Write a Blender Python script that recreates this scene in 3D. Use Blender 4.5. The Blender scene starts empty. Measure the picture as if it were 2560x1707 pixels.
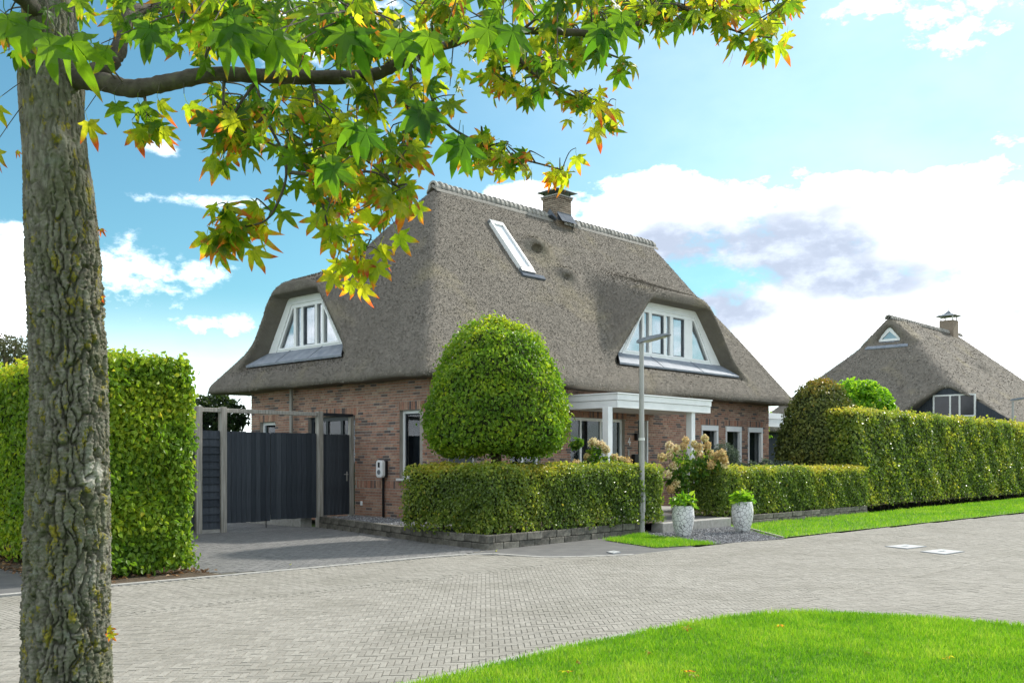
import bpy, bmesh, math, random
import numpy as np
from mathutils import Vector, Matrix
rng = np.random.default_rng(7)
random.seed(7)
SC = bpy.context.scene
COL = SC.collection

# ------------------------------------------------------------------ camera
F_PX, HZ, EYE = 2450.0, 1150.0, 1.5          # focal length and horizon row in photo pixels, eye height
cam = bpy.data.cameras.new('camera')
cam.sensor_width = 36.0
cam.lens = F_PX / 2560 * 36
cam.shift_y = (HZ - 853.5) / 2560
cam.clip_start, cam.clip_end = 0.05, 5000
camo = bpy.data.objects.new('camera', cam)
COL.objects.link(camo)
camo.location = (0, 0, EYE)
camo.rotation_euler = (math.pi / 2, 0, 0)
SC.camera = camo

# ------------------------------------------------------------------ sky, sun, exposure
SUN_DIR = Vector((0.68, 0.58, 0.74)).normalized()
SUN_EL = math.asin(SUN_DIR.z)
SUN_AZ = math.atan2(SUN_DIR.x, SUN_DIR.y)

def nd(t, typ, props=None, **ins):
    n = t.nodes.new(typ)
    for k, v in (props or {}).items():
        setattr(n, k, v)
    for k, v in ins.items():
        key = int(k[1:]) if k[0] == 'i' and k[1:].isdigit() else k.replace('_', ' ')
        s = n.inputs[key]
        if isinstance(v, bpy.types.NodeSocket):
            t.links.new(v, s)
        else:
            s.default_value = v
    return n

def M(t, op, a, b=0.0, c=None, clamp=False):
    n = nd(t, 'ShaderNodeMath', {'operation': op, 'use_clamp': clamp}, i0=a, i1=b)
    if c is not None:
        if isinstance(c, bpy.types.NodeSocket): t.links.new(c, n.inputs[2])
        else: n.inputs[2].default_value = c
    return n.outputs[0]

def MIX(t, f, a, b, blend='MIX'):
    n = t.nodes.new('ShaderNodeMix'); n.data_type = 'RGBA'; n.blend_type = blend
    for s, v in ((n.inputs[0], f), (n.inputs[6], a), (n.inputs[7], b)):
        if isinstance(v, bpy.types.NodeSocket): t.links.new(v, s)
        else: s.default_value = v if not isinstance(v, tuple) or len(v) == 4 else (*v, 1)
    return n.outputs[2]

def SS(t, x, lo, hi):
    n = nd(t, 'ShaderNodeMapRange', {'interpolation_type': 'SMOOTHSTEP'}, i0=x, i1=lo, i2=hi, i3=0.0, i4=1.0)
    return n.outputs[0]

world = bpy.data.worlds.new('World'); SC.world = world; world.use_nodes = True
wt = world.node_tree; wt.nodes.clear()
sky = nd(wt, 'ShaderNodeTexSky', {'sky_type': 'NISHITA', 'sun_disc': False, 'sun_elevation': SUN_EL,
                                 'sun_rotation': SUN_AZ, 'air_density': 1.0, 'dust_density': 0.6, 'ozone_density': 1.6})
skyc = MIX(wt, 1.0, sky.outputs[0], (0.63, 1.03, 0.98), 'MULTIPLY')
bg_sky = nd(wt, 'ShaderNodeBackground', Color=skyc, Strength=0.095)
tc = nd(wt, 'ShaderNodeTexCoord').outputs['Generated']
sx = nd(wt, 'ShaderNodeSeparateXYZ', Vector=tc)
dx, dy, dz = sx.outputs
az = M(wt, 'ARCTAN2', dx, dy)
el = M(wt, 'ARCSINE', dz)
def cloud_noise(scale, detail, rough, off, sc=(1, 1, 1.9)):
    mp = nd(wt, 'ShaderNodeMapping', Vector=tc, Location=off, Scale=sc)
    return nd(wt, 'ShaderNodeTexNoise', Vector=mp.outputs[0], Scale=scale, Detail=detail, Roughness=rough).outputs[0]
n1 = cloud_noise(11, 9, 0.60, (3.1, 1.7, 0.4))
n2 = cloud_noise(3.2, 5, 0.55, (0.3, 5.1, 2.0))
n3 = cloud_noise(26, 5, 0.6, (7.3, 2.2, 1.0))
def lobe(px, py, rx, ry):
    x = (px - 1280) / F_PX; z = (HZ - py) / F_PX
    a0 = math.atan(x); e0 = math.atan(z * math.cos(a0))
    qa = M(wt, 'MULTIPLY', M(wt, 'SUBTRACT', az, a0), F_PX / rx * 1.0)
    qe = M(wt, 'MULTIPLY', M(wt, 'SUBTRACT', el, e0), F_PX / ry * 1.0)
    q = M(wt, 'ADD', M(wt, 'MULTIPLY', qa, qa), M(wt, 'MULTIPLY', qe, qe))
    return M(wt, 'SUBTRACT', 1.0, q)
def lobes(lst):
    o = None
    for l in lst:
        v = lobe(*l)
        o = v if o is None else M(wt, 'SMOOTH_MAX', o, v, 0.3)
    return o
dense = lobes([(1720, 530, 330, 110), (2250, 540, 330, 110), (1620, 560, 260, 150), (1960, 590, 300, 150), (2420, 640, 360, 220), (2080, 770, 420, 150),
               (1880, 900, 300, 130), (2450, 900, 420, 140), (1330, 560, 200, 90), (0, 730, 130, 150)])
small = lobes([(320, 690, 150, 80), (505, 693, 70, 36), (560, 812, 120, 26), (2170, 10, 150, 40), (2400, 60, 130, 60), (760, 30, 330, 100), (300, 960, 420, 70), (395, 365, 50, 22), (500, 500, 160, 16)])
dens = M(wt, 'ADD', M(wt, 'MULTIPLY', dense, 1.45), M(wt, 'MULTIPLY', M(wt, 'SUBTRACT', n1, 0.5), 5.0))
dens = M(wt, 'ADD', dens, M(wt, 'MULTIPLY', M(wt, 'SUBTRACT', n3, 0.5), 1.6))
n4 = cloud_noise(46, 6, 0.62, (1.3, 8.2, 4.0), (1, 1, 1.6))
sdens = M(wt, 'ADD', M(wt, 'MULTIPLY', small, 0.9), M(wt, 'ADD', M(wt, 'MULTIPLY', M(wt, 'SUBTRACT', n4, 0.5), 4.2), M(wt, 'MULTIPLY', M(wt, 'SUBTRACT', n3, 0.5), 3.0)))
a_lobe = M(wt, 'MAXIMUM', SS(wt, dens, 0.0, 1.0), M(wt, 'MULTIPLY', SS(wt, sdens, -0.2, 2.1), 0.95))
# broken cloud goes on outside the picture, cover widened for fill light
frame_out = M(wt, 'MAXIMUM', SS(wt, M(wt, 'ABSOLUTE', az), 0.52, 0.72), SS(wt, el, 0.5, 0.65))
a_gen = M(wt, 'MULTIPLY', SS(wt, M(wt, 'ADD', n2, M(wt, 'MULTIPLY', M(wt, 'SUBTRACT', n1, 0.5), 0.5)), 0.44, 0.62), frame_out)
# thin veil to the right of the picture
veil = M(wt, 'MULTIPLY', SS(wt, az, -0.28, 0.42), M(wt, 'ADD', 0.0, M(wt, 'MULTIPLY', n2, 0.30)), clamp=True)
low = M(wt, 'MULTIPLY', M(wt, 'SUBTRACT', 1.0, SS(wt, el, 0.02, 0.17)), 0.6)
a_veil = M(wt, 'MAXIMUM', veil, low)
alpha = M(wt, 'MAXIMUM', M(wt, 'MAXIMUM', a_lobe, a_gen), a_veil)
grey_l = SS(wt, M(wt, 'ADD', lobes([(1850, 650, 420, 130), (2200, 700, 300, 70), (1750, 780, 260, 80)]),
                  M(wt, 'MULTIPLY', M(wt, 'SUBTRACT', cloud_noise(5.5, 4, 0.5, (2.0, 3.0, 9.0)), 0.5), 3.2)), -0.6, 0.9)
ccol = MIX(wt, grey_l, (0.97, 0.98, 1.0), (0.235, 0.27, 0.335))
ccol = MIX(wt, M(wt, 'MULTIPLY', SS(wt, n3, 0.42, 0.72), 0.25), ccol, (0.70, 0.76, 0.84))
bg_cl = nd(wt, 'ShaderNodeBackground', Color=ccol, Strength=1.65)  # clouds made brighter than they look, as fill light
wmix = nd(wt, 'ShaderNodeMixShader', i0=alpha, i1=bg_sky.outputs[0], i2=bg_cl.outputs[0])
nd(wt, 'ShaderNodeOutputWorld', Surface=wmix.outputs[0])

sun = bpy.data.lights.new('sun', 'SUN'); sun.energy = 3.9; sun.angle = math.radians(3.0); sun.color = (1.0, 0.95, 0.86)
suno = bpy.data.objects.new('sun', sun); COL.objects.link(suno)
suno.rotation_euler = SUN_DIR.to_track_quat('Z', 'Y').to_euler()
suno.location = (30, 10, 40)
SC.view_settings.view_transform = 'Standard'
SC.view_settings.look = 'None'
SC.view_settings.exposure = 0.68
SC.view_settings.gamma = 1.0
SC.view_settings.use_curve_mapping = False
SC.render.engine = 'CYCLES'
SC.cycles.max_bounces = 8
SC.cycles.transparent_max_bounces = 12
SC.cycles.caustics_reflective = False
SC.cycles.caustics_refractive = False

# ------------------------------------------------------------------ site frame: u along the street front, v away from it
ANG = math.radians(46.58)
UX, UY = math.cos(ANG), math.sin(ANG)
CX, CY = -1.8, 21.0                           # near brick corner of the house
def W(u, v, z=0.0):
    return (CX + u * UX - v * UY, CY + u * UY + v * UX, z)
def to_uv(x, y):
    return ((x - CX) * UX + (y - CY) * UY, -(x - CX) * UY + (y - CY) * UX)
def gpx(px, py, z=0.0):                       # photo pixel -> (u, v) on the ground
    Y = (EYE - z) * F_PX / (py - HZ)
    return to_uv((px - 1280) / F_PX * Y, Y)
def P3(px, py, Y):                            # photo pixel + distance -> world point
    return np.array([(px - 1280) / F_PX * Y, Y, EYE - (py - HZ) / F_PX * Y])
def proj(p):
    p = np.asarray(p, float); y = np.maximum(p[..., 1], 1e-3)
    return 1280 + p[..., 0] / y * F_PX, HZ - (p[..., 2] - EYE) / y * F_PX
def Wn(a):                                    # array of (u,v,z) -> world
    a = np.asarray(a, float)
    return np.stack([CX + a[:, 0] * UX - a[:, 1] * UY, CY + a[:, 0] * UY + a[:, 1] * UX, a[:, 2]], 1)

# ------------------------------------------------------------------ object helpers
def tag(o, label=None, cat=None, group=None, kind=None):
    if label: o['label'] = label
    if cat: o['category'] = cat
    if group: o['group'] = group
    if kind: o['kind'] = kind
    return o
def mesh_np(name, verts, faces, attrs=None, smooth=False):
    """faces: (n,k) int array or list of lists"""
    me = bpy.data.meshes.new(name)
    verts = np.asarray(verts, np.float32)
    if isinstance(faces, np.ndarray):
        n, k = faces.shape
        me.vertices.add(len(verts)); me.vertices.foreach_set('co', verts.ravel())
        me.loops.add(n * k); me.loops.foreach_set('vertex_index', faces.astype(np.int32).ravel())
        me.polygons.add(n)
        me.polygons.foreach_set('loop_start', np.arange(0, n * k, k, dtype=np.int32))
        me.polygons.foreach_set('loop_total', np.full(n, k, np.int32))
        me.update(calc_edges=True)
    else:
        me.from_pydata(verts.tolist(), [], faces); me.update()
    for k_, v_ in (attrs or {}).items():
        a = me.attributes.new(k_, 'FLOAT', 'POINT'); a.data.foreach_set('value', np.asarray(v_, np.float32))
    me.polygons.foreach_set('use_smooth', np.full(len(me.polygons), bool(smooth)))
    return me
def obj(name, me, mat=None, parent=None, kind=None, loc=None):
    o = bpy.data.objects.new(name, me); COL.objects.link(o)
    if mat is not None and me is not None:
        for m in (mat if isinstance(mat, (list, tuple)) else [mat]):
            if len(me.materials) < (len(mat) if isinstance(mat, (list, tuple)) else 1): me.materials.append(m)
    if parent: o.parent = parent
    if kind: o['kind'] = kind
    if loc is not None: o.location = loc
    return o
def thing(name, label, cat, loc=(0, 0, 0), rz=0.0, group=None):
    o = bpy.data.objects.new(name, None); COL.objects.link(o)
    o.location = loc; o.rotation_euler = (0, 0, rz); o.empty_display_size = 0.2
    return tag(o, label, cat, group)
def site_thing(name, label, cat, u=0.0, v=0.0, z=0.0, group=None):
    return thing(name, label, cat, W(u, v, z), ANG, group)

class MB:
    """collects polygons; o = local origin that is subtracted"""
    def __init__(s, o=(0, 0, 0)): s.v = []; s.f = []; s.o = np.array(o, float); s.m = []; s.mi = 0
    def quad(s, *pts):
        i = len(s.v); s.v += [np.asarray(p, float) - s.o for p in pts]; s.f.append(list(range(i, i + len(pts)))); s.m.append(s.mi)
    def hexa(s, c):       # 8 corners: bottom 4 then top 4
        i = len(s.v); s.v += [np.asarray(p, float) - s.o for p in c]
        for q in ((0, 3, 2, 1), (4, 5, 6, 7), (0, 1, 5, 4), (1, 2, 6, 5), (2, 3, 7, 6), (3, 0, 4, 7)):
            s.f.append([i + k for k in q]); s.m.append(s.mi)
    def box(s, x0, x1, y0, y1, z0, z1):
        s.hexa([(x0, y0, z0), (x1, y0, z0), (x1, y1, z0), (x0, y1, z0), (x0, y0, z1), (x1, y0, z1), (x1, y1, z1), (x0, y1, z1)])
    def prism(s, poly, a, b):   # poly: list of pts -> lifted by vectors a and b
        n = len(poly); i = len(s.v)
        s.v += [np.asarray(p, float) + a - s.o for p in poly] + [np.asarray(p, float) + b - s.o for p in poly]
        s.f.append([i + k for k in range(n)][::-1]); s.f.append([i + n + k for k in range(n)]); s.m += [s.mi] * 2
        for k in range(n):
            s.f.append([i + k, i + (k + 1) % n, i + n + (k + 1) % n, i + n + k]); s.m.append(s.mi)
    def lathe(s, prof, n=24, c=(0, 0)):
        i = len(s.v)
        for r, z in prof:
            for k in range(n):
                a = 2 * math.pi * k / n
                s.v.append(np.array([c[0] + r * math.cos(a), c[1] + r * math.sin(a), z]) - s.o)
        for j in range(len(prof) - 1):
            for k in range(n):
                s.f.append([i + j * n + k, i + j * n + (k + 1) % n, i + (j + 1) * n + (k + 1) % n, i + (j + 1) * n + k]); s.m.append(s.mi)
        s.f.append([i + k for k in range(n)][::-1]); s.m.append(s.mi)
        s.f.append([i + (len(prof) - 1) * n + k for k in range(n)]); s.m.append(s.mi)
    def tube(s, pts, rad, n=8):
        pts = [np.asarray(p, float) for p in pts]; rad = rad if hasattr(rad, '__len__') else [rad] * len(pts)
        i = len(s.v); up = np.array([0.31, 0.27, 0.91])
        for k, p in enumerate(pts):
            d = pts[min(k + 1, len(pts) - 1)] - pts[max(k - 1, 0)]; d = d / (np.linalg.norm(d) + 1e-9)
            a = np.cross(d, up)
            if np.linalg.norm(a) < 0.05: a = np.cross(d, (1, 0, 0))
            a /= np.linalg.norm(a); b = np.cross(d, a)
            for q in range(n):
                t = 2 * math.pi * q / n
                s.v.append(p + rad[k] * (a * math.cos(t) + b * math.sin(t)) - s.o)
        for k in range(len(pts) - 1):
            for q in range(n):
                s.f.append([i + k * n + q, i + k * n + (q + 1) % n, i + (k + 1) * n + (q + 1) % n, i + (k + 1) * n + q]); s.m.append(s.mi)
        s.f.append([i + q for q in range(n)][::-1]); s.f.append([i + (len(pts) - 1) * n + q for q in range(n)]); s.m += [s.mi] * 2
    def build(s, name, mat, parent=None, kind=None, bevel=0.0, smooth=False, loc=None):
        me = bpy.data.meshes.new(name)
        me.from_pydata([tuple(p) for p in s.v], [], s.f); me.update()
        bm = bmesh.new(); bm.from_mesh(me); bmesh.ops.recalc_face_normals(bm, faces=bm.faces[:]); 
        if bevel > 0:
            bmesh.ops.bevel(bm, geom=bm.edges[:], offset=bevel, segments=1, affect='EDGES', profile=0.5)
            bm.to_mesh(me)
        else:
            bm.to_mesh(me)
            me.polygons.foreach_set('material_index', np.array(s.m, np.int32))
        bm.free()
        if smooth: me.polygons.foreach_set('use_smooth', np.ones(len(me.polygons), bool))
        return obj(name, me, mat, parent, kind, loc)

# ------------------------------------------------------------------ materials
def lin(r, g, b):
    f = lambda c: (c / 255 / 12.92) if c / 255 <= 0.04045 else ((c / 255 + 0.055) / 1.055) ** 2.4
    return (f(r), f(g), f(b), 1)
def ramp(t, fac, stops, interp='LINEAR'):
    n = nd(t, 'ShaderNodeValToRGB', Fac=fac); r = n.color_ramp; r.interpolation = interp
    while len(r.elements) < len(stops): r.elements.new(0.5)
    for e, (p, c) in zip(r.elements, stops): e.position = p; e.color = c if len(c) == 4 else (*c, 1)
    return n.outputs[0]
def newmat(name):
    m = bpy.data.materials.new(name); m.use_nodes = True; m.node_tree.nodes.clear(); return m, m.node_tree
def tnoise(t, scale, detail=4, rough=0.55, vec=None, sc=None, dist=0.0):
    v = vec or nd(t, 'ShaderNodeTexCoord').outputs['Object']
    if sc is not None: v = nd(t, 'ShaderNodeMapping', Vector=v, Scale=sc).outputs[0]
    return nd(t, 'ShaderNodeTexNoise', Vector=v, Scale=scale, Detail=detail, Roughness=rough, Distortion=dist).outputs[0]
def src_rand(t, src):
    if src == 'island': return nd(t, 'ShaderNodeNewGeometry').outputs['Random Per Island']
    if src == 'object': return nd(t, 'ShaderNodeObjectInfo').outputs['Random']
    if src.startswith('attr:'): return nd(t, 'ShaderNodeAttribute', {'attribute_name': src[5:]}).outputs['Fac']
def simple(name, stops, rough=0.7, nscale=8, sc=None, bump=0.15, bscale=40, bsc=None, src='noise', mott=0.25, spec=0.3, metal=0.0, detail=5, bdist=0.01, wear=0.0):
    """ramp colour from noise / per-piece random, mottled by a second noise, fine bump"""
    m, t = newmat(name)
    if src == 'noise': c = ramp(t, tnoise(t, nscale, detail, sc=sc), stops)
    else:
        c = ramp(t, src_rand(t, src), stops)
        if mott > 0:
            nn = tnoise(t, nscale, detail, sc=sc)
            c = MIX(t, mott, c, ramp(t, nn, [(0.3, (0.25, 0.25, 0.25)), (0.7, (0.9, 0.9, 0.9))]), 'OVERLAY')
    if wear: c = MIX(t, M(t, 'MULTIPLY', SS(t, tnoise(t, 0.8, 5, 0.6, vec=nd(t, 'ShaderNodeNewGeometry').outputs['Position']), 0.42, 0.72), wear), c, (0.17, 0.16, 0.13))
    p = nd(t, 'ShaderNodeBsdfPrincipled', Base_Color=c, Roughness=rough, Metallic=metal)
    p.inputs['Specular IOR Level'].default_value = spec
    if bump > 0:
        b = nd(t, 'ShaderNodeBump', Strength=bump, Distance=bdist, Height=tnoise(t, bscale, 5, 0.6, sc=bsc))
        t.links.new(b.outputs[0], p.inputs['Normal'])
    nd(t, 'ShaderNodeOutputMaterial', Surface=p.outputs[0])
    return m
def leafmat(name, stops, tstops, src='attr:t', rough=0.45, trans=0.4, spec=0.35):
    m, t = newmat(name)
    r = src_rand(t, src)
    c = ramp(t, r, stops); tcx = ramp(t, r, tstops)
    p = nd(t, 'ShaderNodeBsdfPrincipled', Base_Color=c, Roughness=rough)
    p.inputs['Specular IOR Level'].default_value = spec
    tr = nd(t, 'ShaderNodeBsdfTranslucent', Color=tcx)
    mx = nd(t, 'ShaderNodeMixShader', i0=trans, i1=p.outputs[0], i2=tr.outputs[0])
    nd(t, 'ShaderNodeOutputMaterial', Surface=mx.outputs[0])
    return m
BRICK = [(0.0, (0.085, 0.072, 0.072)), (0.12, (0.14, 0.10, 0.09)), (0.2, (0.265, 0.15, 0.108)), (0.45, (0.325, 0.18, 0.128)),
         (0.65, (0.365, 0.23, 0.165)), (0.82, (0.335, 0.155, 0.105)), (1.0, (0.41, 0.285, 0.205))]
PAVE = [(0.0, (0.218, 0.205, 0.176)), (0.5, (0.243, 0.229, 0.198)), (1.0, (0.275, 0.26, 0.226))]
DPAVE = [(0.0, (0.12, 0.12, 0.117)), (0.6, (0.145, 0.143, 0.138)), (1.0, (0.17, 0.166, 0.16))]
MT = {}
MT['brick'] = simple('brick', BRICK, 0.88, 14, src='island', mott=0.3, bump=0.3, bscale=70)
MT['brick_one'] = simple('brick_single', BRICK, 0.88, 14, src='object', mott=0.3, bump=0.3, bscale=70)
MT['chimney_mortar'] = simple('chimney_mortar', [(0.3, (0.07, 0.065, 0.055)), (0.7, (0.13, 0.12, 0.1))], 0.95, 6)
MT['mortar'] = simple('mortar', [(0.3, (0.30, 0.27, 0.235)), (0.7, (0.40, 0.365, 0.32))], 0.95, 6, bump=0.3, bscale=60)
MT['chimney_brick'] = simple('chimney_brick', [(0, (0.15, 0.118, 0.09)), (0.5, (0.215, 0.17, 0.13)), (1, (0.28, 0.23, 0.18))], 0.9, 12, src='island')
MT['paver'] = simple('paver', PAVE, 0.9, 45, src='island', mott=0.3, bump=0.35, bscale=160, spec=0.25, wear=0.5)
MT['paver_one'] = simple('paver_single', PAVE, 0.9, 45, src='object', mott=0.3, bump=0.35, bscale=160, spec=0.25, wear=0.5)
MT['dark_paver'] = simple('dark_paver', DPAVE, 0.8, 40, src='island', mott=0.4, bump=0.3, bscale=150)
MT['road_base'] = simple('road_base', [(0.3, (0.15, 0.142, 0.12)), (0.7, (0.22, 0.21, 0.18))], 0.95, 5, bump=0.4, bscale=90)
MT['far_road'] = simple('far_road', [(0.3, (0.26, 0.248, 0.22)), (0.7, (0.32, 0.305, 0.27))], 0.9, 2.5, bump=0.3, bscale=50)
MT['asphalt'] = simple('asphalt', [(0.3, (0.085, 0.085, 0.085)), (0.7, (0.13, 0.128, 0.122))], 0.85, 3, bump=0.4, bscale=120)
MT['soil'] = simple('soil', [(0.3, (0.045, 0.032, 0.02)), (0.7, (0.11, 0.08, 0.05))], 0.95, 12, bump=0.6, bscale=50, bdist=0.03)
MT['turf'] = simple('turf', [(0.3, (0.08, 0.15, 0.015)), (0.7, (0.13, 0.23, 0.02))], 0.95, 9, bump=0.5, bscale=70)
MT['field'] = simple('field', [(0.3, (0.05, 0.09, 0.02)), (0.7, (0.09, 0.14, 0.03))], 0.95, 0.5, bump=0.2, bscale=4)
MT['concrete'] = simple('concrete', [(0.3, (0.25, 0.24, 0.22)), (0.7, (0.36, 0.35, 0.325))], 0.9, 12, bump=0.3, bscale=100)
MT['block'] = simple('wall_block', [(0, (0.085, 0.08, 0.068)), (0.5, (0.115, 0.108, 0.09)), (1, (0.145, 0.137, 0.115))], 0.95, 9, src='object', mott=0.8, bump=0.6, bscale=45, bdist=0.02)  # base colour darkened for the shadow that lies on the wall
MT['gravel'] = simple('gravel', [(0, (0.07, 0.07, 0.075)), (0.6, (0.16, 0.16, 0.165)), (1, (0.34, 0.34, 0.35))], 0.75, 20, src='island', mott=0.2)
MT['gravel_base'] = simple('gravel_base', [(0.3, (0.05, 0.05, 0.052)), (0.7, (0.16, 0.16, 0.165))], 0.9, 60, bump=0.7, bscale=70, bdist=0.02)
MT['white'] = simple('white_paint', [(0.3, (0.74, 0.75, 0.75)), (0.7, (0.82, 0.83, 0.83))], 0.4, 3, bump=0.04, bscale=30, spec=0.4)
MT['offwhite'] = simple('weathered_white', [(0.3, (0.60, 0.60, 0.58)), (0.7, (0.75, 0.75, 0.73))], 0.5, 3, bump=0.05, bscale=30)
MT['lead'] = simple('lead_sheet', [(0.3, (0.17, 0.195, 0.235)), (0.7, (0.27, 0.295, 0.335))], 0.7, 5, bump=0.3, bscale=9, spec=0.3, bdist=0.02)
MT['dull_lead'] = simple('dull_lead', [(0.3, (0.085, 0.10, 0.125)), (0.7, (0.14, 0.155, 0.18))], 0.95, 5, bump=0.2, bscale=9, spec=0.05)
MT['dark_frame'] = simple('dark_frame', [(0.3, (0.018, 0.022, 0.028)), (0.7, (0.03, 0.036, 0.044))], 0.4, 6, bump=0.03)
MT['black'] = simple('black_plastic', [(0.3, (0.012, 0.012, 0.013)), (0.7, (0.022, 0.022, 0.023))], 0.4, 6, bump=0.03)
MT['tar_wood'] = simple('tarred_board', [(0, (0.020, 0.026, 0.034)), (0.5, (0.031, 0.038, 0.048)), (1, (0.044, 0.052, 0.063))], 0.7, 30, sc=(1, 1, 0.08), src='object', mott=0.5, bump=0.4, bscale=60, bsc=(1, 1, 0.06))
MT['grey_wood'] = simple('weathered_wood', [(0.3, (0.20, 0.185, 0.16)), (0.55, (0.33, 0.31, 0.275)), (0.75, (0.44, 0.425, 0.39))], 0.85, 24, sc=(1, 1, 0.07), bump=0.5, bscale=70, bsc=(1, 1, 0.05))
MT['room'] = simple('room_wall', [(0.3, (0.06, 0.065, 0.07)), (0.7, (0.10, 0.105, 0.11))], 0.9, 2, bump=0)
MT['curtain'] = simple('curtain_cloth', [(0.3, (0.14, 0.165, 0.21)), (0.7, (0.21, 0.235, 0.28))], 0.9, 5, sc=(8, 8, 0.3), bump=0.5, bscale=12, bsc=(1, 1, 0.05))
MT['steel'] = simple('galvanised_steel', [(0.3, (0.30, 0.30, 0.285)), (0.7, (0.40, 0.40, 0.38))], 0.55, 5, sc=(1, 1, 0.3), bump=0.08, bscale=20, metal=0.25, spec=0.4)
MT['lamp_dark'] = simple('lamp_housing', [(0.3, (0.12, 0.14, 0.16)), (0.7, (0.19, 0.21, 0.23))], 0.45, 7, bump=0.05)
MT['lens'] = simple('lamp_lens', [(0.3, (0.42, 0.42, 0.36)), (0.7, (0.55, 0.54, 0.46))], 0.25, 7, bump=0.05)
MT['ridge'] = simple('ridge_tile', [(0, (0.22, 0.215, 0.195)), (0.5, (0.28, 0.27, 0.245)), (1, (0.34, 0.325, 0.295))], 0.85, 12, src='object', mott=0.5, bump=0.3, bscale=50)
MT['ridge_bed'] = simple('ridge_mortar', [(0.3, (0.19, 0.18, 0.16)), (0.7, (0.27, 0.255, 0.23))], 0.9, 8, bump=0.3)
MT['bark_small'] = simple('twig_bark', [(0.3, (0.05, 0.042, 0.035)), (0.6, (0.10, 0.088, 0.07)), (0.8, (0.13, 0.135, 0.07))], 0.9, 18, bump=0.6, bscale=60)
MT['hedge_core'] = simple('hedge_core', [(0.3, (0.022, 0.035, 0.01)), (0.7, (0.055, 0.07, 0.02))], 0.95, 14, bump=0.5, bscale=30)
MT['stem'] = simple('stem', [(0.3, (0.05, 0.04, 0.028)), (0.7, (0.12, 0.095, 0.065))], 0.9, 18, bump=0.4)
def glass(name, base=0.14, tint=(0.74, 0.79, 0.82, 1), fk=0.6):
    m, t = newmat(name)
    fr = M(t, 'POWER', nd(t, 'ShaderNodeLayerWeight', Blend=0.5).outputs['Facing'], 4.0)
    f = M(t, 'ADD', M(t, 'MULTIPLY', fr, fk), base, clamp=True)
    bp = nd(t, 'ShaderNodeBump', Strength=0.02, Distance=0.01, Height=tnoise(t, 2.2, 2))
    g = nd(t, 'ShaderNodeBsdfGlossy', Color=(0.93, 0.96, 1, 1), Roughness=0.02)
    t.links.new(bp.outputs[0], g.inputs['Normal'])
    tr = nd(t, 'ShaderNodeBsdfTransparent', Color=tint)
    mx = nd(t, 'ShaderNodeMixShader', i0=f, i1=tr.outputs[0], i2=g.outputs[0])
    nd(t, 'ShaderNodeOutputMaterial', Surface=mx.outputs[0]); return m
MT['glass'] = glass('window_glass', 0.03, fk=0.3)
MT['dark_pane'] = simple('dark_pane', [(0.3, (0.012, 0.015, 0.02)), (0.7, (0.03, 0.035, 0.045))], 0.12, 2, bump=0, spec=0.4)
MT['glass_dormer'] = glass('dormer_glass', 0.26)
MT['skylight'] = glass('skylight_glass', 0.10, (0.96, 0.97, 0.98, 1), 0.3)
# thatch: reed ends, streaked down the slope
def thatch(name, isl):
    m, t = newmat(name)
    co = nd(t, 'ShaderNodeTexCoord').outputs['Object']
    big = tnoise(t, 0.55, 4, 0.6, vec=co); mid = tnoise(t, 5, 4, 0.6, vec=co)
    fine = tnoise(t, 85, 4, 0.7, vec=co, sc=(1, 1, 0.6))
    if isl:
        c = ramp(t, nd(t, 'ShaderNodeNewGeometry').outputs['Random Per Island'],
                 [(0, (0.125, 0.111, 0.093)), (0.3, (0.162, 0.146, 0.123)), (0.7, (0.20, 0.181, 0.154)), (1, (0.275, 0.252, 0.218))])
    else:
        c = ramp(t, fine, [(0.3, (0.13, 0.116, 0.096)), (0.5, (0.16, 0.143, 0.12)), (0.72, (0.195, 0.176, 0.149))])
    c = MIX(t, M(t, 'MULTIPLY', SS(t, big, 0.52, 0.72), 0.45), c, (0.26, 0.225, 0.14))      # mossy straw patches
    c = MIX(t, M(t, 'MULTIPLY', SS(t, tnoise(t, 1.1, 5, 0.65, vec=co, sc=(1, 1, 0.35)), 0.45, 0.75), 0.38), c, (0.115, 0.10, 0.082))      # damp streaks
    c = MIX(t, 0.30, c, ramp(t, tnoise(t, 7, 4, 0.65, vec=co, sc=(1, 1, 0.16)), [(0.3, (0.36, 0.36, 0.36)), (0.7, (0.66, 0.66, 0.66))]), 'OVERLAY')   # combed courses
    c = MIX(t, 0.14, c, ramp(t, mid, [(0.3, (0.3, 0.3, 0.3)), (0.7, (0.75, 0.75, 0.75))]), 'OVERLAY')
    p = nd(t, 'ShaderNodeBsdfPrincipled', Base_Color=c, Roughness=0.9)
    p.inputs['Specular IOR Level'].default_value = 0.15
    hgt = M(t, 'ADD', fine, M(t, 'MULTIPLY', mid, 0.3))
    b = nd(t, 'ShaderNodeBump', Strength=0.4, Distance=0.02, Height=hgt)
    t.links.new(b.outputs[0], p.inputs['Normal'])
    nd(t, 'ShaderNodeOutputMaterial', Surface=p.outputs[0]); return m
MT['thatch'] = thatch('thatch', False)
MT['reed'] = thatch('thatch_reed', True)
G0 = [(0.0, (0.06, 0.14, 0.014)), (0.45, (0.17, 0.28, 0.02)), (0.8, (0.36, 0.43, 0.025)), (1.0, (0.56, 0.50, 0.045))]
G1 = [(0.0, (0.08, 0.22, 0.012)), (0.45, (0.22, 0.41, 0.018)), (0.8, (0.52, 0.66, 0.025)), (1.0, (0.8, 0.68, 0.05))]
MT['leaf_hedge'] = leafmat('hornbeam_leaf', G0, G1, trans=0.46)
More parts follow.
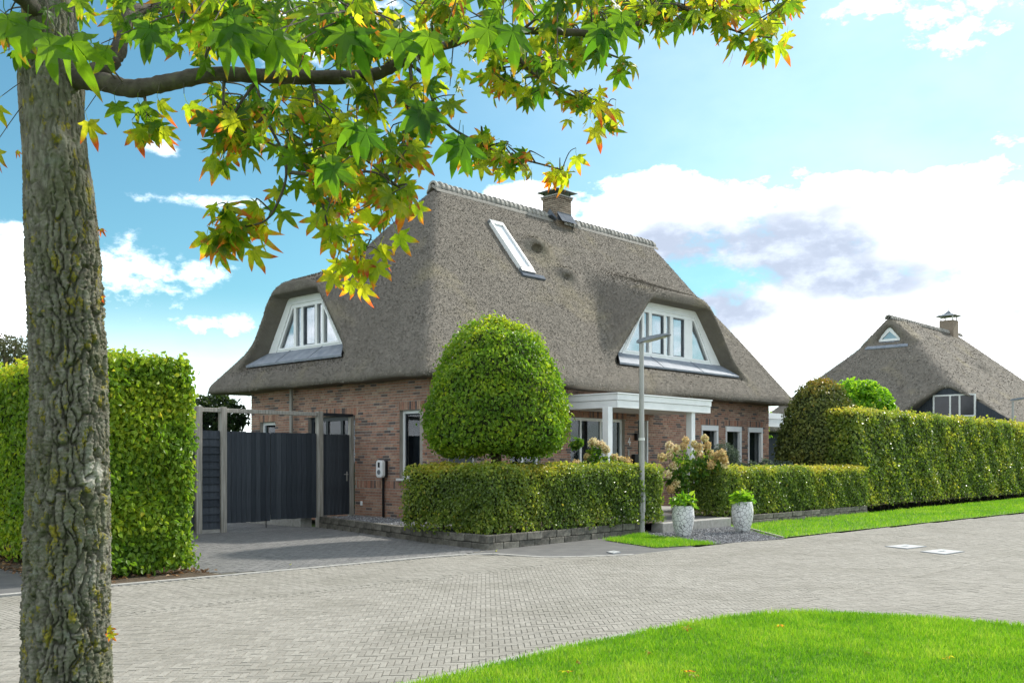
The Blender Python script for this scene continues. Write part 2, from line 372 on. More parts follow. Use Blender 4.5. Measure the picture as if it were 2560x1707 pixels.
MT['leaf_low'] = leafmat('beech_leaf', [(0, (0.055, 0.105, 0.022)), (0.5, (0.145, 0.215, 0.03)), (0.8, (0.28, 0.33, 0.042)), (1, (0.45, 0.39, 0.06))],
                         [(0, (0.07, 0.14, 0.015)), (0.5, (0.2, 0.32, 0.025)), (0.8, (0.5, 0.57, 0.04)), (1, (0.7, 0.6, 0.06))], trans=0.42, rough=0.36, spec=0.5)
MT['leaf_rust'] = leafmat('rusty_leaf', [(0, (0.06, 0.095, 0.022)), (0.5, (0.15, 0.175, 0.035)), (0.8, (0.28, 0.25, 0.04)), (1, (0.44, 0.29, 0.045))],
                          [(0, (0.04, 0.07, 0.01)), (0.5, (0.12, 0.15, 0.02)), (0.8, (0.3, 0.25, 0.03)), (1, (0.5, 0.28, 0.04))], trans=0.26)
MT['leaf_lime'] = leafmat('lime_leaf', [(0, (0.07, 0.19, 0.012)), (0.5, (0.15, 0.33, 0.018)), (1, (0.30, 0.46, 0.03))],
                          [(0, (0.16, 0.4, 0.01)), (0.5, (0.35, 0.66, 0.02)), (1, (0.6, 0.8, 0.04))], trans=0.42)
MT['leaf_dark'] = leafmat('laurel_leaf', [(0, (0.012, 0.028, 0.012)), (0.6, (0.03, 0.058, 0.02)), (1, (0.07, 0.11, 0.035))],
                          [(0, (0.03, 0.06, 0.01)), (1, (0.14, 0.22, 0.03))], trans=0.2, rough=0.35)
MT['leaf_grey'] = leafmat('grey_leaf', [(0, (0.05, 0.075, 0.05)), (0.6, (0.10, 0.14, 0.10)), (1, (0.17, 0.21, 0.16))],
                          [(0, (0.06, 0.1, 0.05)), (1, (0.2, 0.26, 0.14))], trans=0.25)
MT['leaf_wood'] = leafmat('far_tree_leaf', [(0, (0.035, 0.045, 0.02)), (0.6, (0.09, 0.10, 0.04)), (1, (0.18, 0.17, 0.07))],
                          [(0, (0.06, 0.08, 0.02)), (1, (0.25, 0.24, 0.08))], trans=0.25)
MT['petal'] = leafmat('hydrangea_petal', [(0, (0.46, 0.31, 0.09)), (0.4, (0.66, 0.50, 0.24)), (0.65, (0.66, 0.66, 0.26)), (0.85, (0.82, 0.74, 0.50)), (1, (0.80, 0.58, 0.48))],
                      [(0, (0.6, 0.4, 0.12)), (1, (0.85, 0.7, 0.45))], trans=0.35, rough=0.7)
MT['grass'] = leafmat('grass_blade', [(0, (0.045, 0.13, 0.008)), (0.4, (0.105, 0.255, 0.010)), (0.8, (0.19, 0.36, 0.016)), (1, (0.36, 0.42, 0.09))],
                      [(0, (0.11, 0.33, 0.01)), (0.5, (0.26, 0.56, 0.012)), (1, (0.5, 0.7, 0.04))], trans=0.42, rough=0.4, spec=0.4)
MT['litter'] = leafmat('dry_leaf', [(0, (0.08, 0.04, 0.02)), (0.5, (0.19, 0.10, 0.04)), (1, (0.32, 0.2, 0.09))],
                       [(0, (0.1, 0.05, 0.02)), (1, (0.4, 0.2, 0.08))], trans=0.2)

# ------------------------------------------------------------------ generators
def unit(a): return a / (np.linalg.norm(a, axis=-1, keepdims=True) + 1e-9)
def leaves_mesh(P, N, size, t, aspect=0.62, jitter=0.7, droop=0.35, fold=0.18, name='foliage'):
    """ovate folded leaves at points P with surface normals N; t = colour value per leaf"""
    n = len(P); P = np.asarray(P, float)
    nn = unit(N + rng.normal(0, jitter, (n, 3)))
    ax = rng.normal(0, 1, (n, 3)) + np.array([0, 0, -droop * 3]) + N * 0.35
    ax = unit(ax - nn * np.sum(ax * nn, 1, keepdims=True)); sd = np.cross(nn, ax)
    L = (size * rng.uniform(0.7, 1.25, n))[:, None]
    w = L * aspect * 0.5
    c = [P, P + ax * L * 0.35 - sd * w + nn * L * fold, P + ax * L * 0.72 - sd * w * 0.75 + nn * L * fold * 0.7,
         P + ax * L - nn * L * 0.08, P + ax * L * 0.72 + sd * w * 0.75 + nn * L * fold * 0.7, P + ax * L * 0.35 + sd * w + nn * L * fold]
    V = np.stack(c, 1).reshape(-1, 3)
    b = (np.arange(n) * 6)[:, None]
    Fc = np.concatenate([b + np.array([0, 3, 2, 1]), b + np.array([0, 5, 4, 3])], 0)
    return mesh_np(name, V, Fc, {'t': np.repeat(np.clip(t, 0, 1), 6)})

def hsh(i, j, k=0, s=0):
    n = (i.astype(np.int64) * 374761393 + j.astype(np.int64) * 668265263 + k * 2147483647 + s * 974711) & 0x7fffffff
    n = ((n ^ (n >> 13)) * 1274126177) & 0x7fffffff
    return ((n ^ (n >> 16)) & 0xffff) / 65535.0
def vnoise2(x, y, s=0, wrap=None):
    xi = np.floor(x).astype(int); yi = np.floor(y).astype(int); fx = x - xi; fy = y - yi
    fx = fx * fx * (3 - 2 * fx); fy = fy * fy * (3 - 2 * fy)
    w = (lambda a: a % wrap) if wrap else (lambda a: a)
    a = hsh(w(xi), yi, 0, s); b = hsh(w(xi + 1), yi, 0, s); c = hsh(w(xi), yi + 1, 0, s); d = hsh(w(xi + 1), yi + 1, 0, s)
    return (a * (1 - fx) + b * fx) * (1 - fy) + (c * (1 - fx) + d * fx) * fy
def voro2(x, y, s=0, wrap=None):
    xi = np.floor(x).astype(int); yi = np.floor(y).astype(int)
    f1 = np.full(x.shape, 9.0); f2 = np.full(x.shape, 9.0); idv = np.zeros(x.shape)
    for a in (-1, 0, 1):
        for b in (-1, 0, 1):
            cx = xi + a; cy = yi + b; wx = cx % wrap if wrap else cx
            px_ = cx + hsh(wx, cy, 0, s + 1); py_ = cy + hsh(wx, cy, 0, s + 2)
            d = np.hypot(x - px_, y - py_); h = hsh(wx, cy, 0, s + 3)
            cl = d < f1
            f2 = np.where(cl, f1, np.minimum(f2, d)); idv = np.where(cl, h, idv); f1 = np.where(cl, d, f1)
    return f1, f2, idv

def smax(a, b, k):
    h = np.maximum(k - np.abs(a - b), 0) / k
    return np.maximum(a, b) + h * h * k * 0.25
def smin(a, b, k): return -smax(-a, -b, k)
def surfnet(Fv, lo, h):
    ins = Fv < 0
    nx, ny, nz = Fv.shape
    c = sum(ins[a:nx - 1 + a, b:ny - 1 + b, d:nz - 1 + d].astype(np.int8) for a in (0, 1) for b in (0, 1) for d in (0, 1))
    act = (c > 0) & (c < 8)
    I = np.argwhere(act); idx = np.full(act.shape, -1); idx[act] = np.arange(len(I))
    acc = np.zeros((len(I), 3)); cnt = np.zeros(len(I))
    corners = [(a, b, d) for a in (0, 1) for b in (0, 1) for d in (0, 1)]
    for p in corners:
        for ax in range(3):
            if p[ax]: continue
            q = list(p); q[ax] = 1
            fa = Fv[I[:, 0] + p[0], I[:, 1] + p[1], I[:, 2] + p[2]]; fb = Fv[I[:, 0] + q[0], I[:, 1] + q[1], I[:, 2] + q[2]]
            m = (fa < 0) != (fb < 0)
            tt = np.where(m, fa / np.where(m, fa - fb, 1), 0)
            pos = I + np.array(p, float); pos[:, ax] += tt
            acc[m] += pos[m]; cnt[m] += 1
    V = acc / cnt[:, None] * h + np.array(lo)
    Q = []
    for ax in range(3):
        b, d = (ax + 1) % 3, (ax + 2) % 3
        s0 = [slice(1, -1)] * 3; s0[ax] = slice(0, -1); s1 = [slice(1, -1)] * 3; s1[ax] = slice(1, None)
        e0 = ins[tuple(s0)]; e1 = ins[tuple(s1)]
        E = np.argwhere(e0 != e1); off = np.array([1, 1, 1]); off[ax] = 0; E = E + off
        st = ins[E[:, 0], E[:, 1], E[:, 2]]
        def cell(db, dd):
            K = E.copy(); K[:, b] += db; K[:, d] += dd; return idx[K[:, 0], K[:, 1], K[:, 2]]
        q = np.stack([cell(-1, -1), cell(0, -1), cell(0, 0), cell(-1, 0)], 1)
        q[~st] = q[~st][:, ::-1]
        Q.append(q)
    Q = np.concatenate(Q); Q = Q[(Q >= 0).all(1)]
    return V, Q
def quad_sample(V, Q, n, mask=None):
    a, b, c, d = (V[Q[:, k]] for k in range(4))
    nr = np.cross(c - a, d - b); ar = np.linalg.norm(nr, axis=1) * 0.5; nr = nr / (2 * ar[:, None] + 1e-12)
    if mask is not None: ar = ar * mask(0.25 * (a + b + c + d), nr)
    k = rng.choice(len(Q), n, p=ar / ar.sum())
    s, t = rng.random((2, n, 1))
    return (a[k] * (1 - s) + b[k] * s) * (1 - t) + (d[k] * (1 - s) + c[k] * s) * t, nr[k]

def inpoly(x, y, poly):
    x = np.asarray(x); r = np.zeros(x.shape, bool); n = len(poly)
    for i in range(n):
        x0, y0 = poly[i]; x1, y1 = poly[(i + 1) % n]
        if y0 == y1: continue
        r ^= ((y0 > y) != (y1 > y)) & (x < (x1 - x0) * (y - y0) / (y1 - y0) + x0)
    return r
def sheet(name, poly_uv, z, mat, kind='structure', parent=None):
    """flat ground sheet with its own origin"""
    c = np.mean(np.array(poly_uv), 0)
    mb = MB((c[0], c[1], 0))
    mb.quad(*[(p[0], p[1], 0) for p in poly_uv])
    o = mb.build(name, mat, parent, None)
    if o.data.polygons[0].normal.z < 0: o.data.flip_normals()
    o.location = W(c[0], c[1], z); o.rotation_euler = (0, 0, ANG)
    o['kind'] = kind
    return o
def smooth_curve(pts, n):
    pts = np.array(pts, float); m = len(pts); out = []
    for i in range(m - 1):
        p0, p1, p2, p3 = pts[max(i - 1, 0)], pts[i], pts[i + 1], pts[min(i + 2, m - 1)]
        for k in range(n):
            t = k / n
            out.append(0.5 * (2 * p1 + (p2 - p0) * t + (2 * p0 - 5 * p1 + 4 * p2 - p3) * t * t + (3 * p1 - p0 - 3 * p2 + p3) * t ** 3))
    out.append(pts[-1]); return np.array(out)

# ------------------------------------------------------------------ ground
g = MB(); g.quad((-900, -60, 0), (900, -60, 0), (900, 2500, 0), (-900, 2500, 0))
tag(g.build('ground', MT['field'], loc=(0, 0, -0.08)), kind='structure')

ROAD_V0, ROAD_V1, BAND_V1 = -10.75, -6.55, -4.35
road = sheet('road', [(-40, -30), (70, -30), (70, ROAD_V1 - 0.6), (16, -7.15), (3.2, ROAD_V1 - 0.05), (-1.3, ROAD_V1), (-2.6, -5.7), (-3.05, -4.45), (-6.5, -4.25), (-40, -3.75)], -0.012, MT['road_base'])
# lawn and verge this side of the road (the sweetgum stands in it)
edge_px = [(1060, 1707), (1180, 1678), (1300, 1648), (1450, 1614), (1600, 1584), (1730, 1559), (1850, 1541), (1950, 1534), (2080, 1533), (2300, 1546), (2560, 1566)]
edge = [(-40, ROAD_V0 + 0.05), (-22, ROAD_V0), (-14, ROAD_V0)] + [gpx(*p) for p in edge_px]
ex = edge[-1]; d_ = np.array(edge[-1]) - np.array(edge[-2]); d_ /= np.linalg.norm(d_)
edge += [(ex[0] + d_[0] * 6, ex[1] + d_[1] * 6)]
edge_c = smooth_curve(edge, 8)
lawn_poly = [tuple(p) for p in edge_c] + [(edge_c[-1][0] - 2, -34), (-40, -34)]
lawn = sheet('lawn', lawn_poly, 0.012, MT['turf'])

def px_ok(uvz, m=120):
    p = Wn(uvz); x, y = proj(p)
    return (p[:, 1] > 0.8) & (x > -m) & (x < 2560 + m) & (y < 1707 + m * 1.4)
PL, PW = 0.156, 0.052
def paver_cells_herring(ang, u0, u1, v0, v1):
    """centres (u,v) and direction angle of a herringbone laid at 'ang' to the street"""
    R = max(abs(u1 - u0), abs(v1 - v0)); cu, cv = (u0 + u1) / 2, (v0 + v1) / 2
    n = int(R * 1.05 / PW)
    I, J = np.meshgrid(np.arange(-n, n), np.arange(-n, n), indexing='ij'); k = (I - J) % 6            # three to one bricks
    h = k == 0; w = k == 5
    X = np.concatenate([(I[h] + 1.5) * PW, (I[w] + 0.5) * PW]); Y = np.concatenate([(J[h] + 0.5) * PW, (J[w] + 1.5) * PW])
    A = np.concatenate([np.zeros(h.sum()), np.full(w.sum(), math.pi / 2)]) + ang
    u = cu + X * math.cos(ang) - Y * math.sin(ang); v = cv + X * math.sin(ang) + Y * math.cos(ang)
    m = (u > u0) & (u < u1) & (v > v0) & (v < v1)
    return u[m], v[m], A[m]
def paver_cells_rows(u0, u1, v0, v1, ang=math.pi / 2):
    us = np.arange(u0, u1, PW); out = []
    for i, u in enumerate(us):
        vs = np.arange(v0 + (PL / 2 if i % 2 else 0), v1, PL); out.append(np.stack([np.full(len(vs), u), vs], 1))
    o = np.concatenate(out); return o[:, 0], o[:, 1], np.full(len(o), ang)
G_ = 0.0042
PV = np.array([(-PL / 2 + G_ / 2, -PW / 2 + G_ / 2, -0.02), (PL / 2 - G_ / 2, -PW / 2 + G_ / 2, -0.02), (PL / 2 - G_ / 2, PW / 2 - G_ / 2, -0.02), (-PL / 2 + G_ / 2, PW / 2 - G_ / 2, -0.02)])
PV = np.concatenate([PV, PV * [0.985, 0.95, 0]]); PV[:4, 2] = -0.006
PF = np.array([(4, 5, 6, 7), (0, 1, 5, 4), (1, 2, 6, 5), (2, 3, 7, 6), (3, 0, 4, 7)])
def uv_of(o): return to_uv(o.location.x, o.location.y)
def pavers_on(o, name, u, v, A, z, mat, kind='stuff'):
    n = len(u); c, s = np.cos(A), np.sin(A)
    tl = rng.normal(0, 0.0025, (n, 2)); zz = rng.normal(0, 0.0009, n) + z - o.location.z + (np.where((np.abs(v - ROAD_V1 - 0.056) < 0.04) & (A == 0) | (np.abs(v - ROAD_V0 + 0.056) < 0.04) & (A == 0), 0.004, 0.0) if o.name == 'road' else 0.0)
    X = PV[None, :, 0]; Y = PV[None, :, 1]; Zl = PV[None, :, 2] + tl[:, :1] * X + tl[:, 1:] * Y
    ou, ov = uv_of(o)
    V = np.stack([u[:, None] - ou + X * c[:, None] - Y * s[:, None], v[:, None] - ov + X * s[:, None] + Y * c[:, None], zz[:, None] + Zl], 2).reshape(-1, 3)
    Fc = (np.arange(n) * 8)[:, None, None] + PF[None]
    return obj(name, mesh_np(name, V, Fc.reshape(-1, 4)), mat, o, kind)
# road surface: herringbone at 45 degrees, side street, and the strip laid across in front of the drive
hu, hv, hA = paver_cells_herring(-math.pi / 4, -14, 34, ROAD_V0 - 0.05, ROAD_V1 + 0.05)
su, sv, sA = paver_cells_herring(math.pi / 4 + 0.3, -10, 28, -28, ROAD_V0 - 0.04)
m_ = sv < ROAD_V0 - 0.05
su, sv, sA = su[m_], sv[m_], sA[m_]
bu, bv, bA = paver_cells_rows(-22, -1.2, ROAD_V1 + 0.17, BAND_V1 + 0.6)
band_poly = [(-40, ROAD_V1 + 0.02), (-1.4, ROAD_V1 + 0.02), (-2.65, -5.75), (-3.1, -4.55), (-6.5, -4.33), (-40, -3.83)]
m_ = inpoly(bu, bv, band_poly); bu, bv, bA = bu[m_], bv[m_], bA[m_]
# the seam courses beside the band and the side street
qu = np.arange(-22, 30, PL); seam = [(qu + o_, np.full(len(qu), ROAD_V1 + d_), np.zeros(len(qu))) for o_, d_ in ((0, 0.03), (PL / 2, 0.083))]
qu2 = np.arange(-9, 40, PL); seam += [(qu2 + o_, np.full(len(qu2), ROAD_V0 - d_), np.zeros(len(qu2))) for o_, d_ in ((0, 0.03), (PL / 2, 0.083))]
au = np.concatenate([hu, su, bu] + [q[0] for q in seam]); av = np.concatenate([hv, sv, bv] + [q[1] for q in seam]); aA = np.concatenate([hA, sA, bA] + [q[2] for q in seam])
far_v = np.where(au > 3.2, ROAD_V1 - 0.05 - (au - 3.2) * 0.047, 9)
m_ = px_ok(np.stack([au, av, 0 * au], 1), 500) & ~inpoly(au, av, lawn_poly) & (av < far_v)
au, av, aA = au[m_], av[m_], aA[m_]
wp = Wn(np.stack([au, av, 0 * au], 1)); vis = px_ok(np.stack([au, av, 0 * au], 1), 0)
dist = np.hypot(wp[:, 0], wp[:, 1])
near = wp[:, 1] < 27
order = np.argsort(np.where(vis, dist, 1e9)); one = order[:300]; rest = np.ones(len(au), bool); rest[one] = False; rest &= near
pavers_on(road, 'paver_surface', au[rest], av[rest], aA[rest], 0.0, MT['paver'])
pm = mesh_np('paver', PV, PF); pm.materials.append(MT['paver_one'])
ru, rv = uv_of(road)
for i in one:
    o = bpy.data.objects.new('paver', pm); COL.objects.link(o); o.parent = road
    o.location = (au[i] - ru, av[i] - rv, 0.012 + rng.normal(0, 0.0012)); o.rotation_euler = (rng.normal(0, 0.0025), rng.normal(0, 0.0025), aA[i])
far = sheet('far_road', [(16, -16), (70, -30), (70, ROAD_V1 - 2.2), (16, ROAD_V1 - 0.62)], -0.008, MT['far_road'])

# kerb band round the lawn: separate concrete stones
kerb = site_thing('kerb', None, None, *edge_c[len(edge_c) // 2]); kerb['kind'] = 'structure'
ko = edge_c[len(edge_c) // 2]
seg = np.linalg.norm(np.diff(edge_c, axis=0), axis=1); cum = np.concatenate([[0], np.cumsum(seg)])
def at_len(l):
    return np.array([np.interp(l, cum, edge_c[:, 0]), np.interp(l, cum, edge_c[:, 1])])
l0 = cum[np.argmin(np.abs(edge_c[:, 0] + 14.0))]
for l in np.arange(l0, cum[-1] - 1, 0.8):
    a, b = at_len(l + 0.004), at_len(l + 0.796); m = at_len(l + 0.4); mid = (a + b) / 2
    d = b - a; nrm = np.array([-d[1], d[0]]) / np.linalg.norm(d)
    mb = MB((mid[0], mid[1], 0))
    P = [a, m, b]; zt = 0.012 + rng.normal(0, 0.002)
    for p, q in ((a, m), (m, b)):
        mb.hexa([(*(p - nrm * 0.03), -0.05), (*(q - nrm * 0.03), -0.05), (*(q + nrm * 0.1), -0.05), (*(p + nrm * 0.1), -0.05),
                 (*(p - nrm * 0.03), zt), (*(q - nrm * 0.03), zt), (*(q + nrm * 0.1), zt - 0.004), (*(p + nrm * 0.1), zt - 0.004)])
    o = mb.build('kerb_stone', MT['concrete'], kerb); o.location = (mid[0] - ko[0], mid[1] - ko[1], 0)

# driveway of small dark bricks
drive_poly = [(-7.3, -3.95), (-6.5, -4.25), (-3.05, -4.45), (-2.35, -4.2), (-1.05, 2.5), (-1.0, 2.62), (-0.9, 9), (-8, 9)]
drive = sheet('driveway', drive_poly, -0.006, MT['road_base'])
cu, cv, cA = paver_cells_herring(0.0, -9, 0, -4.6, 7)
m_ = inpoly(cu, cv, [(-7.25, -3.9), (-6.5, -4.2), (-3.1, -4.4), (-2.42, -4.15), (-1.1, 2.5), (-1.0, 7), (-7.3, 7)]) & px_ok(np.stack([cu, cv, 0 * cu], 1), 500)
pavers_on(drive, 'brick_surface', cu[m_], cv[m_], cA[m_], 0.004, MT['dark_paver'])
# row of light edging between the drive and the strip
ed = site_thing('edging', None, None, -5, -4.35); ed['kind'] = 'structure'
pts = smooth_curve([(-22, -4.0), (-12, -4.05), (-6.5, -4.29), (-3.1, -4.5), (-2.62, -5.72), (-1.35, ROAD_V1 + 0.1)], 12)
cl = np.concatenate([[0], np.cumsum(np.linalg.norm(np.diff(pts, axis=0), axis=1))])
for l in np.arange(cl[-1] - 0.02, 3.0, -0.5):
    a = np.array([np.interp(l, cl, pts[:, k]) for k in (0, 1)]); b = np.array([np.interp(l - 0.49, cl, pts[:, k]) for k in (0, 1)])
    d = a - b; nrm = np.array([-d[1], d[0]]) / np.linalg.norm(d) * 0.05; mid = (a + b) / 2
    mb = MB((mid[0], mid[1], 0))
    mb.hexa([(*(a - nrm), -0.05), (*(b - nrm), -0.05), (*(b + nrm), -0.05), (*(a + nrm), -0.05), (*(a - nrm), 0.007), (*(b - nrm), 0.007), (*(b + nrm), 0.009), (*(a + nrm), 0.009)])
    o = mb.build('edging_stone', MT['concrete'], ed); o.location = (mid[0] + 5, mid[1] + 4.35, 0)
# dark pavement in front of the low wall, neighbour's drive, soil under the tall hedge
walk = sheet('pavement', [(-3.05, -4.42), (-2.58, -5.7), (-1.3, ROAD_V1 + 0.12), (0.5, ROAD_V1 + 0.12), (1.2, -5.2), (1.6, -4.0), (-2.4, -4.2)], -0.005, MT['asphalt'])
side_drive = sheet('side_driveway', [(-40, -3.85), (-9.0, -4.09), (-9.0, 9), (-40, 9)], -0.004, MT['asphalt'])
soil = sheet('hedge_bed', [(-9.0, -4.09), (-7.3, -4.2), (-7.2, 9), (-9.0, 9)], 0.005, MT['soil'])
garden = sheet('garden_bed', [(-2.3, -4.1), (2.9, -3.95), (5.5, -3.9), (16, -3.8), (40, -3.8), (40, 0), (0, 0), (0, 2.5), (-1.0, 2.5)], 0.20, MT['soil'])
terrace = sheet('gravel_strip', [(-2.15, -3.2), (0.0, -1.6), (-0.01, 2.6), (-1.0, 2.5)], 0.215, MT['gravel_base'])
path = sheet('garden_path', [(2.95, -3.95), (5.4, -3.9), (6.5, -0.3), (4.4, -0.3)], 0.21, MT['asphalt'])
gravel_px = [(1590, 1332), (1640, 1343), (1790, 1360), (1960, 1347), (1900, 1334), (1872, 1322), (1790, 1312), (1690, 1308), (1620, 1312)]
gravel_poly = [gpx(*p) for p in gravel_px]
gravel = sheet('gravel_bed', gravel_poly, 0.004, MT['gravel_base'])
v1_poly = [gpx(*p) for p in [(1512, 1350), (1560, 1343), (1600, 1333), (1640, 1343), (1792, 1360), (1640, 1369)]]
verge_near = sheet('verge', v1_poly, 0.008, MT['turf'])
v2_poly = [gpx(1872, 1322), gpx(1905, 1335), gpx(1960, 1347), (3.4, ROAD_V1 + 0.02), (16, -7.05), (40, -8.2), (40, -3.9), (5.4, -4.05)]
verge_far = sheet('verge', v2_poly, 0.010, MT['turf'])
# gravel stones
OCT = np.array([(1, 0, 0), (0, 1, 0), (-1, 0, 0), (0, -1, 0), (0, 0, 1), (0, 0, -0.6)], float)
OF = np.array([(0, 1, 4), (1, 2, 4), (2, 3, 4), (3, 0, 4), (1, 0, 5), (2, 1, 5), (3, 2, 5), (0, 3, 5)])
def stones(o, name, poly, n, size, z):
    pa = np.array(poly); lo, hi = pa.min(0), pa.max(0); q = rng.uniform(lo, hi, (n * 3, 2)); q = q[inpoly(q[:, 0], q[:, 1], poly)][:n]
    n = len(q); a = rng.uniform(0, 6.28, n); s = size * rng.uniform(0.6, 1.5, n)
    X = OCT[None] * (s[:, None, None] * rng.uniform(0.6, 1.2, (n, 1, 3))) + rng.normal(0, 0.12, (n, 6, 3)) * s[:, None, None]
    c, sn = np.cos(a)[:, None], np.sin(a)[:, None]; ou, ov = uv_of(o)
    V = np.stack([q[:, :1] - ou + X[:, :, 0] * c - X[:, :, 1] * sn, q[:, 1:] - ov + X[:, :, 0] * sn + X[:, :, 1] * c, X[:, :, 2] * 0.8 + z], 2).reshape(-1, 3)
    obj(name, mesh_np(name, V, ((np.arange(n) * 6)[:, None, None] + OF[None]).reshape(-1, 3)), MT['gravel'], o, 'stuff')
stones(gravel, 'gravel_stones', gravel_poly, 9000, 0.016, 0.006)
stones(terrace, 'gravel_stones', [(-2.1, -3.1), (-0.05, -1.6), (-0.06, 2.5), (-1.0, 2.4)], 5000, 0.015, 0.006)

def grass(o, name, poly, n, hgt, wid, z=0.0, cull=True, lodk=None):
    pa = np.array(poly); lo, hi = pa.min(0), pa.max(0)
    out = []; tot = 0
    while tot < n:
        q = rng.uniform(lo, hi, (n * 2, 2)); m = inpoly(q[:, 0], q[:, 1], poly)
        if cull: m &= px_ok(np.column_stack([q, np.zeros(len(q))]), 520)
        q = q[m]
        if lodk is not None:
            wq = Wn(np.column_stack([q, np.zeros(len(q))])); q = q[rng.random(len(q)) < np.clip(lodk / (wq[:, 1] ** 2), 0.15, 1)]
        out.append(q); tot += len(q)
        if len(q) == 0: break
    q = np.concatenate(out)[:n]; n = len(q)
    q = q + rng.normal(0, 0.018 if n > 100000 else 0.05, q.shape)                # ragged edge
    patch = vnoise2(q[:, 0] * 1.7 + 50, q[:, 1] * 1.7 + 50, 4) * 0.6 + vnoise2(q[:, 0] * 6 + 50, q[:, 1] * 6 + 50, 9) * 0.4
    h = hgt * rng.uniform(0.5, 1.3, n) * (0.65 + 0.7 * patch); a = rng.uniform(0, 6.28, n); lean = rng.uniform(0.1, 0.9, n) * h
    da = rng.uniform(0, 6.28, n); w = wid * rng.uniform(0.7, 1.4, n)
    ou, ov = uv_of(o); B = np.stack([q[:, 0] - ou, q[:, 1] - ov, np.full(n, z)], 1)
    S = np.stack([np.cos(a) * w / 2, np.sin(a) * w / 2, 0 * a], 1); Ld = np.stack([np.cos(da), np.sin(da), 0 * da], 1)
    Tp = B + Ld * (lean * 0.8)[:, None] + np.stack([0 * h, 0 * h, h * rng.uniform(0.75, 1.0, n)], 1)
    V = np.stack([B - S, B + S, Tp + S * 0.25, Tp - S * 0.25], 1).reshape(-1, 3)
    Fa = (np.arange(n) * 4)[:, None] + np.array([0, 1, 2, 3])
    t = np.clip(patch * 0.9 - 0.08 + rng.normal(0.1, 0.2, n) + (rng.random(n) < 0.04) * 0.5, 0, 1)
    return obj(name, mesh_np(name, V, Fa, {'t': np.repeat(t, 4)}), MT['grass'], o, 'stuff')
lawn_in = [tuple(p) for p in edge_c] + [(edge_c[-1][0] - 2, -34), (-40, -34)]
grass(lawn, 'grass', lawn_in, 230000, 0.042, 0.006, 0.0)
grass(verge_near, 'grass', v1_poly, 9000, 0.055, 0.008)
grass(verge_far, 'grass', [p if p[0] < 39 else (30, p[1] + (0.4 if p[1] < -6 else 0)) for p in v2_poly], 45000, 0.055, 0.012)

# ------------------------------------------------------------------ the thatched house
house = site_thing('thatched_house', 'detached brown brick house with a tall thatched hip roof and white trapezoid dormers', 'house')
LEN_R, LEN_L, WALL_Z0, WALL_Z1 = 14.7, 6.97, 0.05, 3.36
def on_v(px, v=0.0):
    k = (px - 1280) / F_PX
    return (k * (CY + v * UX) - CX + v * UY) / (UX - k * UY)
def on_u(px, u=0.0):
    k = (px - 1280) / F_PX
    return (CX + u * UX - k * (CY + u * UY)) / (UY + k * UX)
mapR = lambda s, d, z: (s, -d, z)
mapL = lambda s, d, z: (-d, s, z)
def fbox(mb, mp, s0, s1, d0, d1, z0, z1):
    mb.hexa([mp(s0, d0, z0), mp(s1, d0, z0), mp(s1, d1, z0), mp(s0, d1, z0), mp(s0, d0, z1), mp(s1, d0, z1), mp(s1, d1, z1), mp(s0, d1, z1)])
# openings: (s0, s1, z0, z1)
OPEN_R = {'left_window': (0.62, 1.47, 0.95, 2.58), 'mid_window': (2.55, 3.63, 0.95, 2.58), 'entrance': (4.75, 6.99, 0.26, 2.58),
          'slit': (7.58, 8.04, 0.26, 2.58), 'r1': (10.70, 11.62, 0.95, 2.54), 'r2': (12.05, 12.97, 0.95, 2.54), 'r3': (13.38, 14.28, 0.95, 2.54)}
OPEN_L = {'big': (0.18, 0.95, 1.1, 2.6), 'french': (2.55, 4.41, 0.24, 2.54), 'small': (5.85, 6.56, 1.35, 2.48)}
SOLD_R = [(a - 0.06, b + 0.06, d, d + 0.215) for (a, b, c, d) in OPEN_R.values()]
SOLD_L = [(max(a - 0.12, 0.035), b + 0.06, d, d + 0.215) for (a, b, c, d) in OPEN_L.values()] + [(0.035, 2.5, 0.86, 1.04)]
def free(a, b, cuts):
    iv = [(a, b)]
    for c0, c1 in cuts:
        nv = []
        for x0, x1 in iv:
            if c1 <= x0 or c0 >= x1: nv.append((x0, x1)); continue
            if c0 > x0: nv.append((x0, c0))
            if c1 < x1: nv.append((c1, x1))
        iv = nv
    return iv
def brickwork(mp, length, s_start, opens, soldiers, z0=WALL_Z0, z1=WALL_Z1):
    """list of bricks (s0,s1,z0,z1,full)"""
    out = []; C = 0.0625; n = int((z1 - z0) / C)
    tops = {round(o[3], 3) for o in opens}
    snap = lambda z: z0 + round((z - z0) / C) * C
    soldiers = [(a, b, (c if round(c, 3) in tops else snap(c)), snap(d)) for a, b, c, d in soldiers]
    for i in range(n):
        za = z0 + i * C; zb = za + 0.052; zc = (za + zb) / 2
        cuts = [(o[0], o[1]) for o in opens if o[2] - 0.02 < zc < o[3] + 0.02] + [(o[0], o[1]) for o in soldiers if o[2] - 0.02 < zc < o[3]]
        for x0, x1 in free(s_start, length, cuts):
            off = (0.11 if i % 2 else 0.0) + 0.055 * ((i // 3) % 2)
            k = math.floor((x0 - off) / 0.22); s = off + k * 0.22
            while s < x1:
                a, b = max(s, x0), min(s + 0.21, x1)
                if b - a > 0.025: out.append((a, b, za, zb, b - a > 0.2095))
                s += 0.22
    for s0, s1, a, b in soldiers:
        for q in free(s0, s1, [(o[0], o[1]) for o in opens if o[2] < (a + b) / 2 < o[3]]):
            s = q[0]
            while s < q[1] - 0.03:
                out.append((s, min(s + 0.052, q[1]), a + 0.005, b - 0.01, False)); s += 0.0625
    return out
